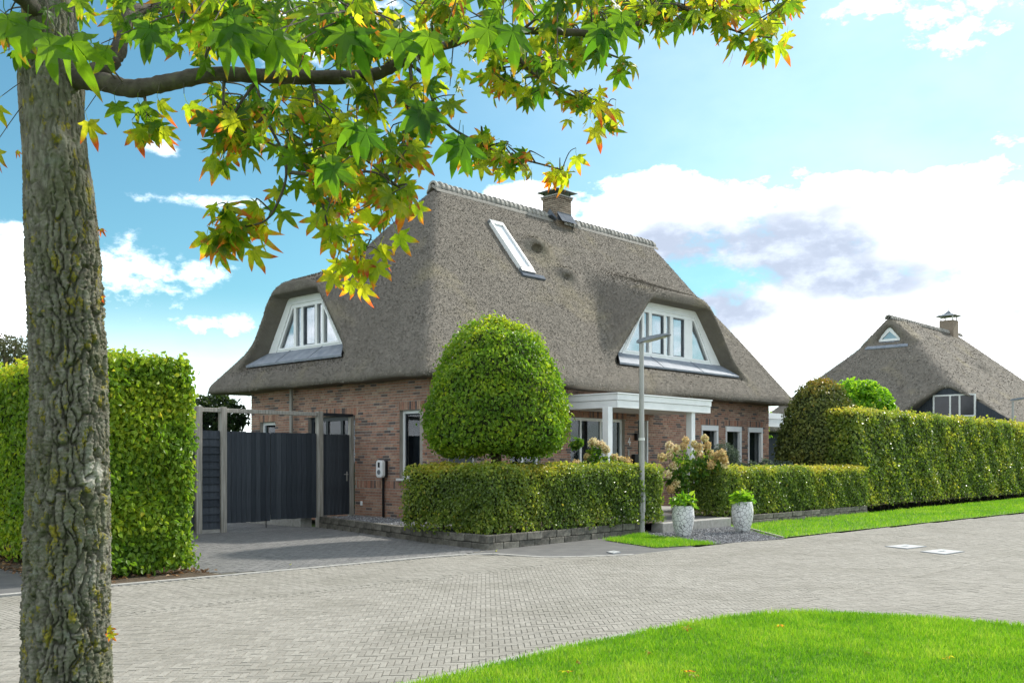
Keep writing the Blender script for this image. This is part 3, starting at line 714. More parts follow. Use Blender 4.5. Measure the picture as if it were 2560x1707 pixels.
def brick_mesh(name, bricks, mp, mat, parent, kind='stuff', depth=0.03):
    B = np.array([b[:4] for b in bricks]); n = len(B); jd = rng.normal(0, 0.0022, n)
    c = []
    for (si, di, zi) in ((0, 0, 2), (1, 0, 2), (1, 0, 3), (0, 0, 3), (0, 1, 2), (1, 1, 2), (1, 1, 3), (0, 1, 3)):
        s = B[:, si]; d = jd if di else np.full(n, -depth); z = B[:, zi]
        ins = 0.0025 if di else 0.0
        s = s + (ins if si == 0 else -ins); z = z + (ins if zi == 2 else -ins)
        c.append(np.stack(mp(s, d, z), 1))
    V = np.stack(c, 1).reshape(-1, 3)
    fl = np.array([(4, 5, 6, 7), (0, 1, 5, 4), (1, 2, 6, 5), (2, 3, 7, 6), (3, 0, 4, 7)])
    if mp is mapL: fl = fl[:, ::-1]
    Fc = ((np.arange(n) * 8)[:, None, None] + fl[None]).reshape(-1, 4)
    return obj(name, mesh_np(name, V, Fc), mat, parent, kind)
def wall_sheet(mp, length, opens, s_start=0.03):
    mb = MB(); o = list(opens)
    zs = sorted({WALL_Z0, WALL_Z1, *[a[2] for a in o], *[a[3] for a in o]})
    for za, zb in zip(zs[:-1], zs[1:]):
        zc = (za + zb) / 2
        for x0, x1 in free(s_start, length, [(a[0], a[1]) for a in o if a[2] < zc < a[3]]):
            fbox(mb, mp, x0, x1, -0.28, -0.009, za, zb)
    return mb
wallR = wall_sheet(mapR, LEN_R, OPEN_R.values(), 0.012).build('wall', MT['mortar'], house)
wallL = wall_sheet(mapL, LEN_L, OPEN_L.values()).build('wall', MT['mortar'], house)
mb = MB(); mb.box(LEN_R - 0.28, LEN_R - 0.004, 0.29, LEN_L, WALL_Z0, WALL_Z1); mb.box(0.29, LEN_R - 0.29, LEN_L - 0.28, LEN_L - 0.004, WALL_Z0, WALL_Z1)
mb.build('wall', MT['mortar'], house)
bR = brickwork(mapR, LEN_R, 0.0, OPEN_R.values(), SOLD_R)
bL = brickwork(mapL, LEN_L, 0.033, OPEN_L.values(), SOLD_L)
single = [b for b in bL if b[4] and b[0] < 3.2 and b[2] > 0.2]
single.sort(key=lambda b: b[0] + 0.15 * abs(b[2] - 1.5)); single = single[:300]; sset = set(single)
brick_mesh('brickwork', bR, mapR, MT['brick'], wallR)
brick_mesh('brickwork', [b for b in bL if b not in sset], mapL, MT['brick'], wallL)
bm1 = brick_mesh('brick', [(-0.105, 0.105, -0.026, 0.026)], mapL, MT['brick_one'], wallL, None)
bme = bm1.data
for k, b in enumerate(single):
    o = bm1 if k == 0 else bpy.data.objects.new('brick', bme)
    if k: COL.objects.link(o); o.parent = wallL
    o.location = (rng.normal(0, 0.0022), (b[0] + b[1]) / 2, (b[2] + b[3]) / 2)

# windows and doors
def room(mp, s0, s1, z0, z1, parent, depth=1.1):
    mb = MB()
    a, b = -0.29, -0.29 - depth; e = 0.12
    P = lambda s, d, z: mp(s, d, z)
    S0, S1, Z0, Z1 = s0 - e, s1 + e, z0 - e, z1 + e
    mb.quad(P(S0, b, Z0), P(S1, b, Z0), P(S1, b, Z1), P(S0, b, Z1))
    mb.quad(P(S0, a, Z0), P(S1, a, Z0), P(S1, b, Z0), P(S0, b, Z0)); mb.quad(P(S0, a, Z1), P(S1, a, Z1), P(S1, b, Z1), P(S0, b, Z1))
    mb.quad(P(S0, a, Z0), P(S0, b, Z0), P(S0, b, Z1), P(S0, a, Z1)); mb.quad(P(S1, a, Z0), P(S1, b, Z0), P(S1, b, Z1), P(S1, a, Z1))
    return mb.build('interior', MT['room'], parent)
def window(mp, op, cols, mat, dset=-0.10, fw=0.07, rows=None, sill=True, inner=None, name='window', gl='glass'):
    s0, s1, z0, z1 = op; s0 += 0.004; s1 -= 0.004; z0 += 0.004; z1 -= 0.004
    mb = MB(); d0, d1 = dset - 0.06, dset
    fbox(mb, mp, s0, s0 + fw, d0, d1, z0, z1); fbox(mb, mp, s1 - fw, s1, d0, d1, z0, z1)
    fbox(mb, mp, s0 + fw, s1 - fw, d0, d1 - 0.003, z0, z0 + fw); fbox(mb, mp, s0 + fw, s1 - fw, d0, d1 - 0.003, z1 - fw, z1)
    edges = [s0 + fw] + [s0 + (s1 - s0) * c for c in cols] + [s1 - fw]
    for c in edges[1:-1]: fbox(mb, mp, c - fw * 0.45, c + fw * 0.45, d0, d1 - 0.006, z0 + fw, z1 - fw)
    w = mb.build(name, MT[mat], house)
    for i in range(len(edges) - 1):
        a = edges[i] + (fw * 0.45 if i else 0); b = edges[i + 1] - (fw * 0.45 if i < len(edges) - 2 else 0)
        if inner:
            q = MB(); t = 0.035
            fbox(q, mp, a, a + t, d0 + 0.005, d1 - 0.02, z0 + fw, z1 - fw); fbox(q, mp, b - t, b, d0 + 0.005, d1 - 0.02, z0 + fw, z1 - fw)
            fbox(q, mp, a + t, b - t, d0 + 0.005, d1 - 0.022, z0 + fw, z0 + fw + t); fbox(q, mp, a + t, b - t, d0 + 0.005, d1 - 0.022, z1 - fw - t, z1 - fw)
            q.build('casement', MT[inner], w)
        g = MB(); zc = d0 + 0.02
        fbox(g, mp, a - 0.005, b + 0.005, zc, zc + 0.008, z0 + fw - 0.005, z1 - fw + 0.005)
        g.build('pane', MT[gl], w)
    if sill:
        q = MB(); fbox(q, mp, s0 - 0.06, s1 + 0.06, -0.1, 0.06, z0 - 0.06, z0 - 0.006); q.build('sill', MT['offwhite'], w, bevel=0.006)
    room(mp, s0, s1, z0, z1, w)
    return w
window(mapL, OPEN_L['big'], [], 'white', inner='dark_frame')
window(mapL, OPEN_L['french'], [0.34, 0.66], 'dark_frame', fw=0.1, sill=False, name='french_door')
window(mapL, OPEN_L['small'], [], 'white')
window(mapR, OPEN_R['left_window'], [0.5], 'white')
window(mapR, OPEN_R['mid_window'], [0.5], 'white')
window(mapR, OPEN_R['entrance'], [0.235, 0.6], 'white', sill=False, name='entrance_door')
window(mapR, OPEN_R['slit'], [], 'dark_frame', sill=False, name='side_light')
mb = MB(); fbox(mb, mapR, 7.985, 8.03, -0.09, 0.012, 0.27, 2.575); mb.build('door_trim', MT['white'], house)
for k in ('r1', 'r2', 'r3'):
    w = window(mapR, OPEN_R[k], [], 'white', dset=-0.06, fw=0.06)
    s0, s1, z0, z1 = OPEN_R[k]
    q = MB(); fbox(q, mapR, s0 + 0.01, s1 - 0.01, -0.05, 0.03, z1 - 0.165, z1 - 0.01); q.build('shutter_box', MT['white'], w, bevel=0.006)
    q = MB(); fbox(q, mapR, s1 - 0.11, s1 - 0.01, -0.055, 0.025, z0 + 0.01, z1 - 0.17); fbox(q, mapR, s0 + 0.01, s0 + 0.05, -0.055, 0.025, z0 + 0.01, z1 - 0.17)
    q.build('shutter_rail', MT['white'], w)
# house number 4, letter box, bell, wall lamp, socket, post under the eave
mb = MB()
for a, b in (((7.19, 2.10), (7.11, 1.97)), ((7.10, 1.975), (7.225, 1.975)), ((7.185, 2.03), (7.185, 1.90))):
    d = np.array(b) - a; n_ = np.array([-d[1], d[0]]) / np.hypot(*d) * 0.011
    c = [np.array(a) - n_, np.array(b) - n_, np.array(b) + n_, np.array(a) + n_]
    mb.hexa([mapR(p[0], 0.006, p[1]) for p in c] + [mapR(p[0], 0.02, p[1]) for p in c])
mb.build('house_number', MT['white'], house)
mb = MB(); fbox(mb, mapR, 7.27, 7.50, 0.004, 0.13, 1.36, 1.66); mb.build('letter_box', MT['black'], house, bevel=0.012)
mb = MB(); fbox(mb, mapR, 7.10, 7.16, 0.004, 0.03, 1.60, 1.78); mb.build('door_bell', MT['steel'], house, bevel=0.008)
mb = MB(); fbox(mb, mapR, 7.40, 7.50, 0.004, 0.11, 2.03, 2.22); mb.build('wall_lamp', MT['black'], house, bevel=0.01)
mb = MB(); fbox(mb, mapL, 2.24, 2.31, 0.004, 0.035, 0.46, 0.56); mb.build('wall_socket', MT['white'], house, bevel=0.008)
mb = MB(); mb.lathe([(0.045, 1.8), (0.045, 3.3)], 10, (-0.12, 4.95)); mb.build('downpipe', MT['grey_wood'], house, smooth=False)

# ---- roof as a smooth solid
EV, ZE, ZR = 0.62, 3.42, 8.90
UR0, UR1, VR = 3.67, 13.48, 3.80
UE1, VE1 = 15.32, 8.2
kF = (ZR - ZE) / (VR + EV); kL = (ZR - ZE) / (UR0 + EV); kB = (ZR - ZE) / (VE1 - VR); kRr = (ZR - ZE) / (UE1 - UR1)
def pl(dist_out, zz, k): return (zz - ZE - k * dist_out) / math.hypot(1, k)     # dist_out = horizontal distance in from the eave
WD_R = dict(c=9.63, hb=2.95, ht=1.48, zb=4.36, zt=5.95)     # right dormer opening in the thatch
WD_L = dict(c=4.97, hb=2.0, ht=0.98, zb=4.26, zt=5.68)     # left dormer opening
WIN_R = dict(c=9.80, hb=2.62, ht=1.18, zb=4.36, zt=5.93)     # the white window boards set back in the opening
WIN_L = dict(c=5.13, hb=1.64, ht=0.68, zb=4.26, zt=5.66)
def trap_sdf(s, z, w, grow):
    """inside negative: trapezoid grown by 'grow' (sides and top)"""
    dx_, dz_ = w['hb'] - w['ht'], w['zt'] - w['zb']; L = math.hypot(dx_, dz_)
    side = ((np.abs(s - w['c']) - w['hb']) * dz_ + (z - w['zb']) * dx_) / L - grow
    return side, z - w['zt'] - grow
vent_px = [(1338, 622, 0.30), (1413, 692, 0.18)]
def front_hit(px, py):
    r = np.array([(px - 1280) / F_PX, 1.0, -(py - HZ) / F_PX])
    # v(t) = t*(-rx*UY + ry*UX) - (-CX*UY + CY*UX) ; z = EYE + t*rz ; plane z = ZE + kF*(v+EV)
    a = -r[0] * UY + r[1] * UX; b = -(-CX * UY + CY * UX)
    t = (ZE + kF * (b + EV) - EYE) / (r[2] - kF * a)
    p = r * t; u, v = to_uv(p[0], p[1]); return np.array([u, v, EYE + p[2]])
h = 0.072
lo = np.array([-1.2, -1.2, 3.0]); hi = np.array([16.0, 8.9, 9.3])
gx, gy, gz = [np.arange(lo[i], hi[i] + h, h) for i in range(3)]
Ug, Vg, Zg = np.meshgrid(gx, gy, gz, indexing='ij')
wob = 0.03 * (np.sin(Ug * 1.3 + 1) * np.sin(Zg * 1.1) + np.sin(Vg * 1.7) * np.cos(Ug * 0.7 + Zg))
f_ = pl(Vg + EV, Zg, kF); b_ = pl(VE1 - Vg, Zg, kB); l_ = pl(Ug + EV, Zg, kL); r_ = pl(UE1 - Ug, Zg, kRr)
D = smax(smax(f_, b_, 0.22), smax(l_, r_, 0.2), 0.2)
D = D + wob * 0.6
def dormer_union(D, S, dist, w, lean=0.03, rise=0.36, kb=0.34):
    """S along the wall, dist = distance inwards from the wall plane"""
    zz = Zg - rise * np.maximum(dist + 0.3, 0)
    sd, tp = trap_sdf(S, zz, w, 0.05)
    body = smax(smax(sd, tp - 0.15, 0.45), dist - 2.9, 0.5)
    front = -(dist + 0.02 + lean * (Zg - 4.2))            # leans out over the window towards the top
    return smin(D, smax(body, front, 0.06), kb)
D = dormer_union(D, Vg, Ug, WD_L); D = dormer_union(D, Ug, Vg, WD_R)
for (px_, py_, rr) in vent_px:
    c = front_hit(px_, py_); c2 = c + np.array([0.12, -0.02, 0.12])
    D = smin(D, np.sqrt(((Ug - c2[0]) / 1.5) ** 2 + (Vg - c2[1]) ** 2 + (Zg - c2[2]) ** 2) - rr * 0.5, 0.45)
    n_ = np.array([0, -0.78, 0.62]); c3 = c + n_ * 0.12 + np.array([-0.05, 0, -0.1])
    D = smax(D, -(np.sqrt(((Ug - c3[0]) / 1.4) ** 2 + (Vg - c3[1]) ** 2 + (Zg - c3[2]) ** 2) - rr * 0.45), 0.05)
# eave cuts
D = smax(D, -(Vg + EV + 0.0), 0.08); D = smax(D, -(Ug + EV + 0.0), 0.08); D = smax(D, Ug - UE1, 0.14); D = smax(D, Vg - VE1, 0.14)
D = smax(D, 3.26 + 0.012 * np.sin(Ug * 2.1) + 0.012 * np.sin(Vg * 2.7) - Zg, 0.05)
def dormer_cut(D, S, dist, w, win):
    f = np.clip(dist / 0.38, 0, 1)
    wv = {k: w[k] * (1 - f) + win[k] * f for k in w}            # the opening narrows towards the window
    dx_, dz_ = wv['hb'] - wv['ht'], wv['zt'] - wv['zb']; L_ = np.hypot(dx_, dz_)
    sd = ((np.abs(S - wv['c']) - wv['hb']) * dz_ + (Zg - wv['zb']) * dx_) / L_; tp = Zg - wv['zt']
    cut = smax(smax(sd, tp, 0.06), smax(dist - 0.85, (w['zb'] - 0.13 + 0.55 * (np.minimum(dist, 0.38) - 0.38)) - Zg, 0.03), 0.05)
    return smax(D, -cut, 0.05)
D = dormer_cut(D, Vg, Ug, WD_L, WIN_L); D = dormer_cut(D, Ug, Vg, WD_R, WIN_R)
RV, RQ = surfnet(D, lo, h)
del D, f_, b_, l_, r_, wob, Ug, Vg, Zg
roof = obj('roof', mesh_np('roof', RV, RQ, smooth=True), MT['thatch'], house)
def reeds(name, V, Q, n, length, width, parent, mask, mat='reed', lift=0.2):
    P, N = quad_sample(V, Q, n, mask)
    dn = np.array([0, 0, -1.0]) - N * (-N[:, 2:3]); dn = unit(dn + rng.normal(0, 0.22, (n, 3)))
    sd = unit(np.cross(N, dn)); L = (length * rng.uniform(0.5, 1.4, n))[:, None]; w = (width * rng.uniform(0.6, 1.5, n))[:, None] * 0.5
    up = (lift * rng.uniform(0.2, 1.3, n))[:, None]
    A = P - dn * L * 0.55 - N * 0.012; B = P + dn * L * 0.45 + N * L * up
    Vt = np.stack([A - sd * w * 0.8, A + sd * w * 0.8, B + sd * w, B - sd * w], 1).reshape(-1, 3)
    Fc = (np.arange(n) * 4)[:, None] + np.array([0, 1, 2, 3])
    return obj(name, mesh_np(name, Vt, Fc), MT[mat], parent, 'stuff')
reeds('reed_ends', RV, RQ, 340000, 0.05, 0.013, roof, lambda c, n: (n[:, 2] > -0.5) * np.where((c[:, 0] < 15.4) & (c[:, 1] < 5.2) | (c[:, 0] < 2.6), 1.0, 0.12))

# ridge tiles
mb = MB(); rb = []
for a in np.linspace(-0.25, math.pi + 0.25, 11): rb.append((math.cos(a), math.sin(a)))
def ridge_mesh():
    m = MB(); n = len(rb); Lr = 0.21
    for i in range(n - 1):
        (c0, s0), (c1, s1) = rb[i], rb[i + 1]
        for x0, x1, ra, rc in ((0.0, 0.05, 0.178, 0.178), (0.05, Lr, 0.150, 0.138)):
            m.quad((x0, c0 * ra, s0 * ra), (x1, c0 * rc, s0 * rc), (x1, c1 * rc, s1 * rc), (x0, c1 * ra, s1 * ra))
        m.quad((0, c0 * 0.178, s0 * 0.178), (0, c1 * 0.178, s1 * 0.178), (0, c1 * 0.12, s1 * 0.12), (0, c0 * 0.12, s0 * 0.12))
        m.quad((0.05, c0 * 0.178, s0 * 0.178), (0.05, c1 * 0.178, s1 * 0.178), (0.05, c1 * 0.15, s1 * 0.15), (0.05, c0 * 0.15, s0 * 0.15))
    return m
rt = None; k = 0
CH = (8.30, 8.95, 3.50, 4.10)
ZRT = ZR - 0.10
for u in np.arange(UR0 - 0.12, UR1 + 0.1, 0.19):
    if CH[0] - 0.2 < u < CH[1] + 0.02: continue
    if rt is None: o = ridge_mesh().build('ridge_tile', MT['ridge'], roof); rt = o.data
    else: o = bpy.data.objects.new('ridge_tile', rt); COL.objects.link(o); o.parent = roof
    o.location = (u, VR + rng.normal(0, 0.006), ZRT + rng.normal(0, 0.006)); o.rotation_euler = (0, rng.normal(0, 0.012), rng.normal(0, 0.012))
for a, b in ((UR0 - 0.16, CH[0] - 0.05), (CH[1] + 0.05, UR1 + 0.2)):
    mb = MB(); 
    for sg in (-1, 1):
        mb.hexa([(a, VR + sg * 0.02, ZRT - 0.02), (b, VR + sg * 0.02, ZRT - 0.02), (b, VR + sg * 0.21, ZRT - 0.15), (a, VR + sg * 0.21, ZRT - 0.15),
                 (a, VR + sg * 0.02, ZRT + 0.06), (b, VR + sg * 0.02, ZRT + 0.06), (b, VR + sg * 0.185, ZRT - 0.075), (a, VR + sg * 0.185, ZRT - 0.075)])
    mb.build('ridge_bedding', MT['ridge_bed'], roof)
for sd_ in (-1,):   # small run of cover tiles in front of the chimney
    for q in range(4):
        o = bpy.data.objects.new('ridge_tile', rt); COL.objects.link(o); o.parent = roof
        o.location = (CH[1] - 0.42 + q * 0.19, VR - 0.26, ZRT - 0.17)
# chimney
chim = MB(); x0, x1, y0, y1 = CH; ZC = 9.46
chim.box(x0 + 0.012, x1 - 0.012, y0 + 0.012, y1 - 0.012, 8.2, ZC - 0.03)
chim = chim.build('chimney', MT['chimney_mortar'], house)
cb = []
def ch_brick(s0, s1, z0, z1, side, e=0.0):
    m = {0: lambda s, d, z: (x0 + s, y0 - d, z), 1: lambda s, d, z: (x0 - d, y0 + s, z), 2: lambda s, d, z: (x0 + s, y1 + d, z), 3: lambda s, d, z: (x1 + d, y0 + s, z)}[side]
    fbox(cb_m, m, s0, s1, -0.02, e, z0, z1)
cb_m = MB()
for i in range(20):
    za = 8.25 + i * 0.0605; zb = za + 0.05
    for side, ln in ((0, x1 - x0), (1, y1 - y0), (2, x1 - x0), (3, y1 - y0)):
        e = 0.03 if i == 19 else 0.003 * rng.random()
        s = -0.1 * (i % 2)
        while s < ln:
            a, b = max(s, 0.002 if side in (1, 3) else -e), min(s + 0.19, ln - (0.002 if side in (1, 3) else -e))
            if b - a > 0.03: ch_brick(a, b, za, zb, side, e)
            s += 0.2
cb_m.build('chimney_bricks', MT['chimney_brick'], chim, 'stuff')
mb = MB(); mb.box(x0 - 0.05, x1 + 0.05, y0 - 0.05, y1 + 0.05, ZC + 0.002, ZC + 0.04); mb.build('chimney_slab', MT['concrete'], chim)
for xx in (x0 + 0.03, x1 - 0.03):
    for yy in (y0 + 0.03, y1 - 0.03): mb = MB(); mb.box(xx - 0.012, xx + 0.012, yy - 0.012, yy + 0.012, ZC + 0.04, ZC + 0.16); mb.build('cap_rod', MT['black'], chim)
mb = MB(); cx_, cy_ = (x0 + x1) / 2, (y0 + y1) / 2; ee = 0.14; zc0 = ZC + 0.15
A = [(x0 - ee, y0 - ee), (x1 + ee, y0 - ee), (x1 + ee, y1 + ee), (x0 - ee, y1 + ee)]
for i in range(4):
    p, q = A[i], A[(i + 1) % 4]
    mb.quad((*p, zc0 + 0.015), (*q, zc0 + 0.015), (cx_, cy_, zc0 + 0.22)); mb.quad((*p, zc0), (*q, zc0), (*q, zc0 + 0.015), (*p, zc0 + 0.015))
mb.quad(*[(*p, zc0) for p in A])
mb.build('chimney_cap', MT['lamp_dark'], chim)
mb = MB(); e = 0.006
mb.quad((x0 - e, y0 - e, 8.72), (x1 + e, y0 - e, 8.72), (x1 + e, y0 - e, 8.97), (x0 - e, y0 - e, 8.97))
mb.quad((x0 - e, y0 - 0.2, 8.66), (x1 + 0.04, y0 - 0.2, 8.66), (x1 + 0.04, y0 - e - 0.002, 8.93), (x0 - e, y0 - e - 0.002, 8.93))
mb.quad((x0 - e, y0 - e, 8.75), (x0 - e, y1 + e, 8.75), (x0 - e, (y0 + y1) / 2, 9.1)); mb.quad((x0 - e - 0.004, y0, 8.7), (x0 - e - 0.004, y1, 8.7), (x0 - 0.25, y1, 8.82), (x0 - 0.25, y0, 8.82))
mb.build('flashing', MT['dull_lead'], chim)

# skylight
TL, TR, BL, BR = (front_hit(*p) for p in ((1214, 556), (1244, 566), (1306, 674), (1338, 682)))
cS = (TL + TR + BL + BR) / 4; nS = np.array([0, -kF, 1.0]); nS /= np.linalg.norm(nS)
eu = np.array([1.0, 0, 0]); es = np.array([0, 1.0, kF]); es /= np.linalg.norm(es)
wS, lS = 0.5 * np.dot((TR - TL + BR - BL) / 2, eu) + 0.02, 0.5 * abs(np.dot((TL + TR - BL - BR) / 2, es))
def slope_box(mb, a0, a1, b0, b1, c0, c1):
    P = lambda a, b, c: cS + eu * a + es * b + nS * c
    mb.hexa([P(a0, b0, c0), P(a1, b0, c0), P(a1, b1, c0), P(a0, b1, c0), P(a0, b0, c1), P(a1, b0, c1), P(a1, b1, c1), P(a0, b1, c1)])
mb = MB(); t = 0.055
slope_box(mb, -wS, -wS + t, -lS, lS, -0.1, 0.10); slope_box(mb, wS - t, wS, -lS, lS, -0.1, 0.10)
slope_box(mb, -wS + t, wS - t, -lS, -lS + t, -0.1, 0.097); slope_box(mb, -wS + t, wS - t, lS - t, lS, -0.1, 0.097)
skl = mb.build('skylight', MT['white'], house)
mb = MB(); slope_box(mb, -wS + t - 0.004, wS - t + 0.004, -lS + t - 0.004, lS - t + 0.004, 0.05, 0.062); mb.build('pane', MT['skylight'], skl)
mb = MB(); slope_box(mb, -wS + t, wS - t, -lS + t, lS - t, 0.03, 0.04); mb.build('reflection_sheet', MT['white'], skl)  # white sheet under the glass imitates the bright cloud reflected in the pane
mb = MB(); slope_box(mb, -wS - 0.02, wS + 0.02, -lS - 0.13, -lS - 0.004, -0.05, 0.085); slope_box(mb, -wS - 0.02, wS + 0.02, lS + 0.003, lS + 0.07, -0.05, 0.10); mb.build('skylight_cover', MT['lamp_dark'], skl)
mb = MB(); slope_box(mb, -wS - 0.03, wS + 0.35, -lS - 0.27, -lS - 0.134, -0.06, 0.045); mb.build('apron', MT['dull_lead'], skl)

# dormer windows, set back behind the thatch
def dormer(mp, w, win, inner, mull, casements, dset):
    c, hb, ht, zb, zt = win['c'], win['hb'], win['ht'], win['zb'], win['zt']; g_ = 0.05
    O = [(c - hb - g_, zb - 0.02), (c + hb + g_, zb - 0.02), (c + ht + g_, zt + g_), (c - ht - g_, zt + g_)]
    I = inner; mb = MB(); d1 = -dset
    for k in range(4):
        a, b, q, p = O[k], O[(k + 1) % 4], I[(k + 1) % 4], I[k]
        mb.hexa([mp(x[0], d1 - 0.10, x[1]) for x in (a, b, q, p)] + [mp(x[0], d1, x[1]) for x in (a, b, q, p)])
    wd = mb.build('dormer_window', MT['white'], house)
    def inset(P, t):
        n = len(P); J = []
        for k in range(n):
            p0, p1, p2 = (np.array(P[(k + j) % n]) for j in (-1, 0, 1))
            e1 = (p1 - p0) / np.linalg.norm(p1 - p0); e2 = (p2 - p1) / np.linalg.norm(p2 - p1)
            n1 = np.array([-e1[1], e1[0]]); bis = n1 + np.array([-e2[1], e2[0]]); bis /= np.dot(bis, n1); J.append(p1 + bis * t)
        return J
    def frame(P, t, d, mat, nm, dep=0.06):
        q = MB(); J = inset(P, t); n = len(P)
        for k in range(n):
            a, b, cc, dd = P[k], P[(k + 1) % n], J[(k + 1) % n], J[k]
            q.hexa([mp(x[0], d - dep, x[1]) for x in (a, b, cc, dd)] + [mp(x[0], d, x[1]) for x in (a, b, cc, dd)])
        q.build(nm, MT[mat], wd)
    frame(inset(I, -0.07), 0.02, d1 + 0.03, 'white', 'trim', 0.03)
    frame(I, 0.05, d1 + 0.022, 'white', 'frame')
    J = inset(I, 0.05); bl, br, tr_, tl = J; zlow = bl[1]
    def topi(s):
        if s < tl[0]: return bl[1] + (s - bl[0]) / (tl[0] - bl[0]) * (tl[1] - bl[1])
        if s > tr_[0]: return br[1] + (br[0] - s) / (br[0] - tr_[0]) * (tr_[1] - br[1])
        return tl[1] + (s - tl[0]) / (tr_[0] - tl[0]) * (tr_[1] - tl[1])
    for a, b in mull:
        mbm = MB(); za, zb_ = topi(a), topi(b)
        mbm.hexa([mp(a, d1 - 0.08, zlow), mp(b, d1 - 0.08, zlow), mp(b, d1 + 0.012, zlow), mp(a, d1 + 0.012, zlow), mp(a, d1 - 0.08, za), mp(b, d1 - 0.08, zb_), mp(b, d1 + 0.012, zb_), mp(a, d1 + 0.012, za)])
        mbm.build('mullion', MT['white'], wd)
    ed = [bl[0]] + [x for ab in mull for x in ab] + [br[0]]
    for k in range(0, len(ed), 2):
        a, b = ed[k], ed[k + 1]; z0 = zlow
        if b - a < 0.03: continue
        kinks = [x for x in (tl[0], tr_[0]) if a < x < b]
        pts = [(a, z0), (b, z0), (b, max(topi(b), z0 + 0.004))] + [(x, topi(x)) for x in sorted(kinks, reverse=True)] + [(a, max(topi(a), z0 + 0.004))]
        q = MB(); q.prism([mp(p[0], d1 - 0.05, p[1]) for p in pts], np.array(mp(0, 0.0, 0)), np.array(mp(0, 0.008, 0)))
        q.build('pane', MT['glass_dormer'], wd)
        if k // 2 in casements: frame([(a + .004, z0 + .004), (b - .004, z0 + .004), (b - .004, topi(b) - .01), (a + .004, topi(a) - .01)], 0.022, d1 + 0.002, 'lamp_dark', 'casement')
    q = MB(); q.quad(*[mp(x[0], d1 - 0.22, x[1]) for x in O]); q.build('curtain', MT['curtain'], wd)
    # lead apron sloping out over the thatch
    q = MB(); s0, s1 = w['c'] - w['hb'] - 0.02, w['c'] + w['hb'] + 0.12; e = 0.08
    A = [(s0, e, zb - 0.33), (s1, e, zb - 0.33), (c + hb + 0.03, d1 + 0.005, zb - 0.10), (c - hb - 0.03, d1 + 0.005, zb - 0.10)]
    q.hexa([mp(x, y, z) for x, y, z in A] + [mp(x, y + 0.01, z + t_) for (x, y, z), t_ in zip(A, (0.05, 0.05, 0.15, 0.15))])
    q.build('lead_apron', MT['lead'], wd)
    for k in range(1, 3):
        s_ = s0 + (s1 - s0) * k / 3
        q = MB(); q.hexa([mp(s_ - .015, e + .012, zb - 0.28), mp(s_ + .015, e + .012, zb - 0.28), mp(s_ + .015, d1 + .02, zb + .05), mp(s_ - .015, d1 + .02, zb + .05), mp(s_ - .015, e + .014, zb - 0.268), mp(s_ + .015, e + .014, zb - 0.268), mp(s_ + .015, d1 + .022, zb + 0.062), mp(s_ - .015, d1 + .022, zb + 0.062)]); q.build('lead_roll', MT['lead'], wd)
mulR = [(on_v(a, 0.38), on_v(b, 0.38)) for a, b in ((1605, 1610), (1622, 1629), (1659, 1665), (1675, 1682), (1710, 1730))]
dormer(mapR, WD_R, WIN_R, [(7.46, 4.46), (11.74, 4.46), (10.88, 5.68), (8.32, 5.68)], mulR, (2, 4), 0.38)
mulL = sorted([(on_u(b, 0.38), on_u(a, 0.38)) for a, b in ((735, 741), (753, 759), (788, 793.5), (805, 810))])
dormer(mapL, WD_L, WIN_L, [(3.60, 4.35), (6.28, 4.35), (5.62, 5.43), (4.32, 5.43)], mulL, (2,), 0.38)

# entrance canopy
can = MB(); U0, U1, V0, V1 = 4.30, 8.32, -1.80, -0.02
can.box(U0 + 0.03, U1 - 0.03, V0 + 0.03, V1, 2.78, 3.06)
can = can.build('canopy', MT['offwhite'], house)
def fascia(z0, z1, out):
    mb = MB()
    mb.box(U0 - out, U1 + out, V0 - out, V0 + 0.028, z0, z1); mb.box(U0 - out, U0 + 0.028, V0 + 0.03, V1, z0, z1); mb.box(U1 - 0.028, U1 + out, V0 + 0.03, V1, z0, z1)
    mb.build('fascia_board', MT['white'], can)
fascia(2.735, 2.905, 0.0); fascia(2.915, 3.05, 0.018); fascia(3.055, 3.085, 0.04)
mb = MB(); mb.box(U0 + 0.03, U1 - 0.03, V0 + 0.03, V1, 2.745, 2.775); mb.build('soffit', MT['offwhite'], can)
for uu in (on_v(1519, -1.66), on_v(1727, -1.66)):
    mb = MB(); mb.box(uu - 0.085, uu + 0.085, -1.74, -1.57, 0.2, 2.744); mb.build('canopy_post', MT['white'], can, bevel=0.006)
uu = on_v(1528, -1.42); mb = MB(); mb.lathe([(0.04, 0.2), (0.04, 2.744)], 12, (uu, -1.42)); mb.lathe([(0.046, 2.2), (0.046, 2.26)], 12, (uu, -1.42)); mb.build('downpipe', MT['lead'], can)
mb = MB(); mb.box(4.6, 8.2, -1.75, -0.02, 0.2, 0.255); mb.build('entrance_step', MT['concrete'], house)

# ------------------------------------------------------------------ gate, fence and timber frame between drive and back garden
GV = 2.62
def local_box(o_uvz, u0, u1, v0, v1, z0, z1):
    mb = MB(o_uvz); mb.box(u0, u1, v0, v1, z0, z1); return mb
def part_box(root, name, mat, u0, u1, v0, v1, z0, z1, bevel=0.0, kind=None):
    """box part of a site thing, with its own origin at the box centre"""
    ru, rv = uv_of(root); c = ((u0 + u1) / 2, (v0 + v1) / 2, z0)
    mb = MB(c); mb.box(u0, u1, v0, v1, z0, z1)
    return mb.build(name, MT[mat], root, kind, bevel, loc=(c[0] - ru, c[1] - rv, c[2] - root.location.z))
frame = site_thing('timber_frame', 'weathered grey timber posts with top beam around the dark gate', 'frame', -3.36, GV, 0)
for u, z0 in ((-3.92, 0.0), (-3.36, 0.0), (-0.94, 0.0)):
    part_box(frame, 'post', 'grey_wood', u - 0.065, u + 0.065, GV - 0.07, GV + 0.07, z0 - 0.02, 2.60, 0.008)
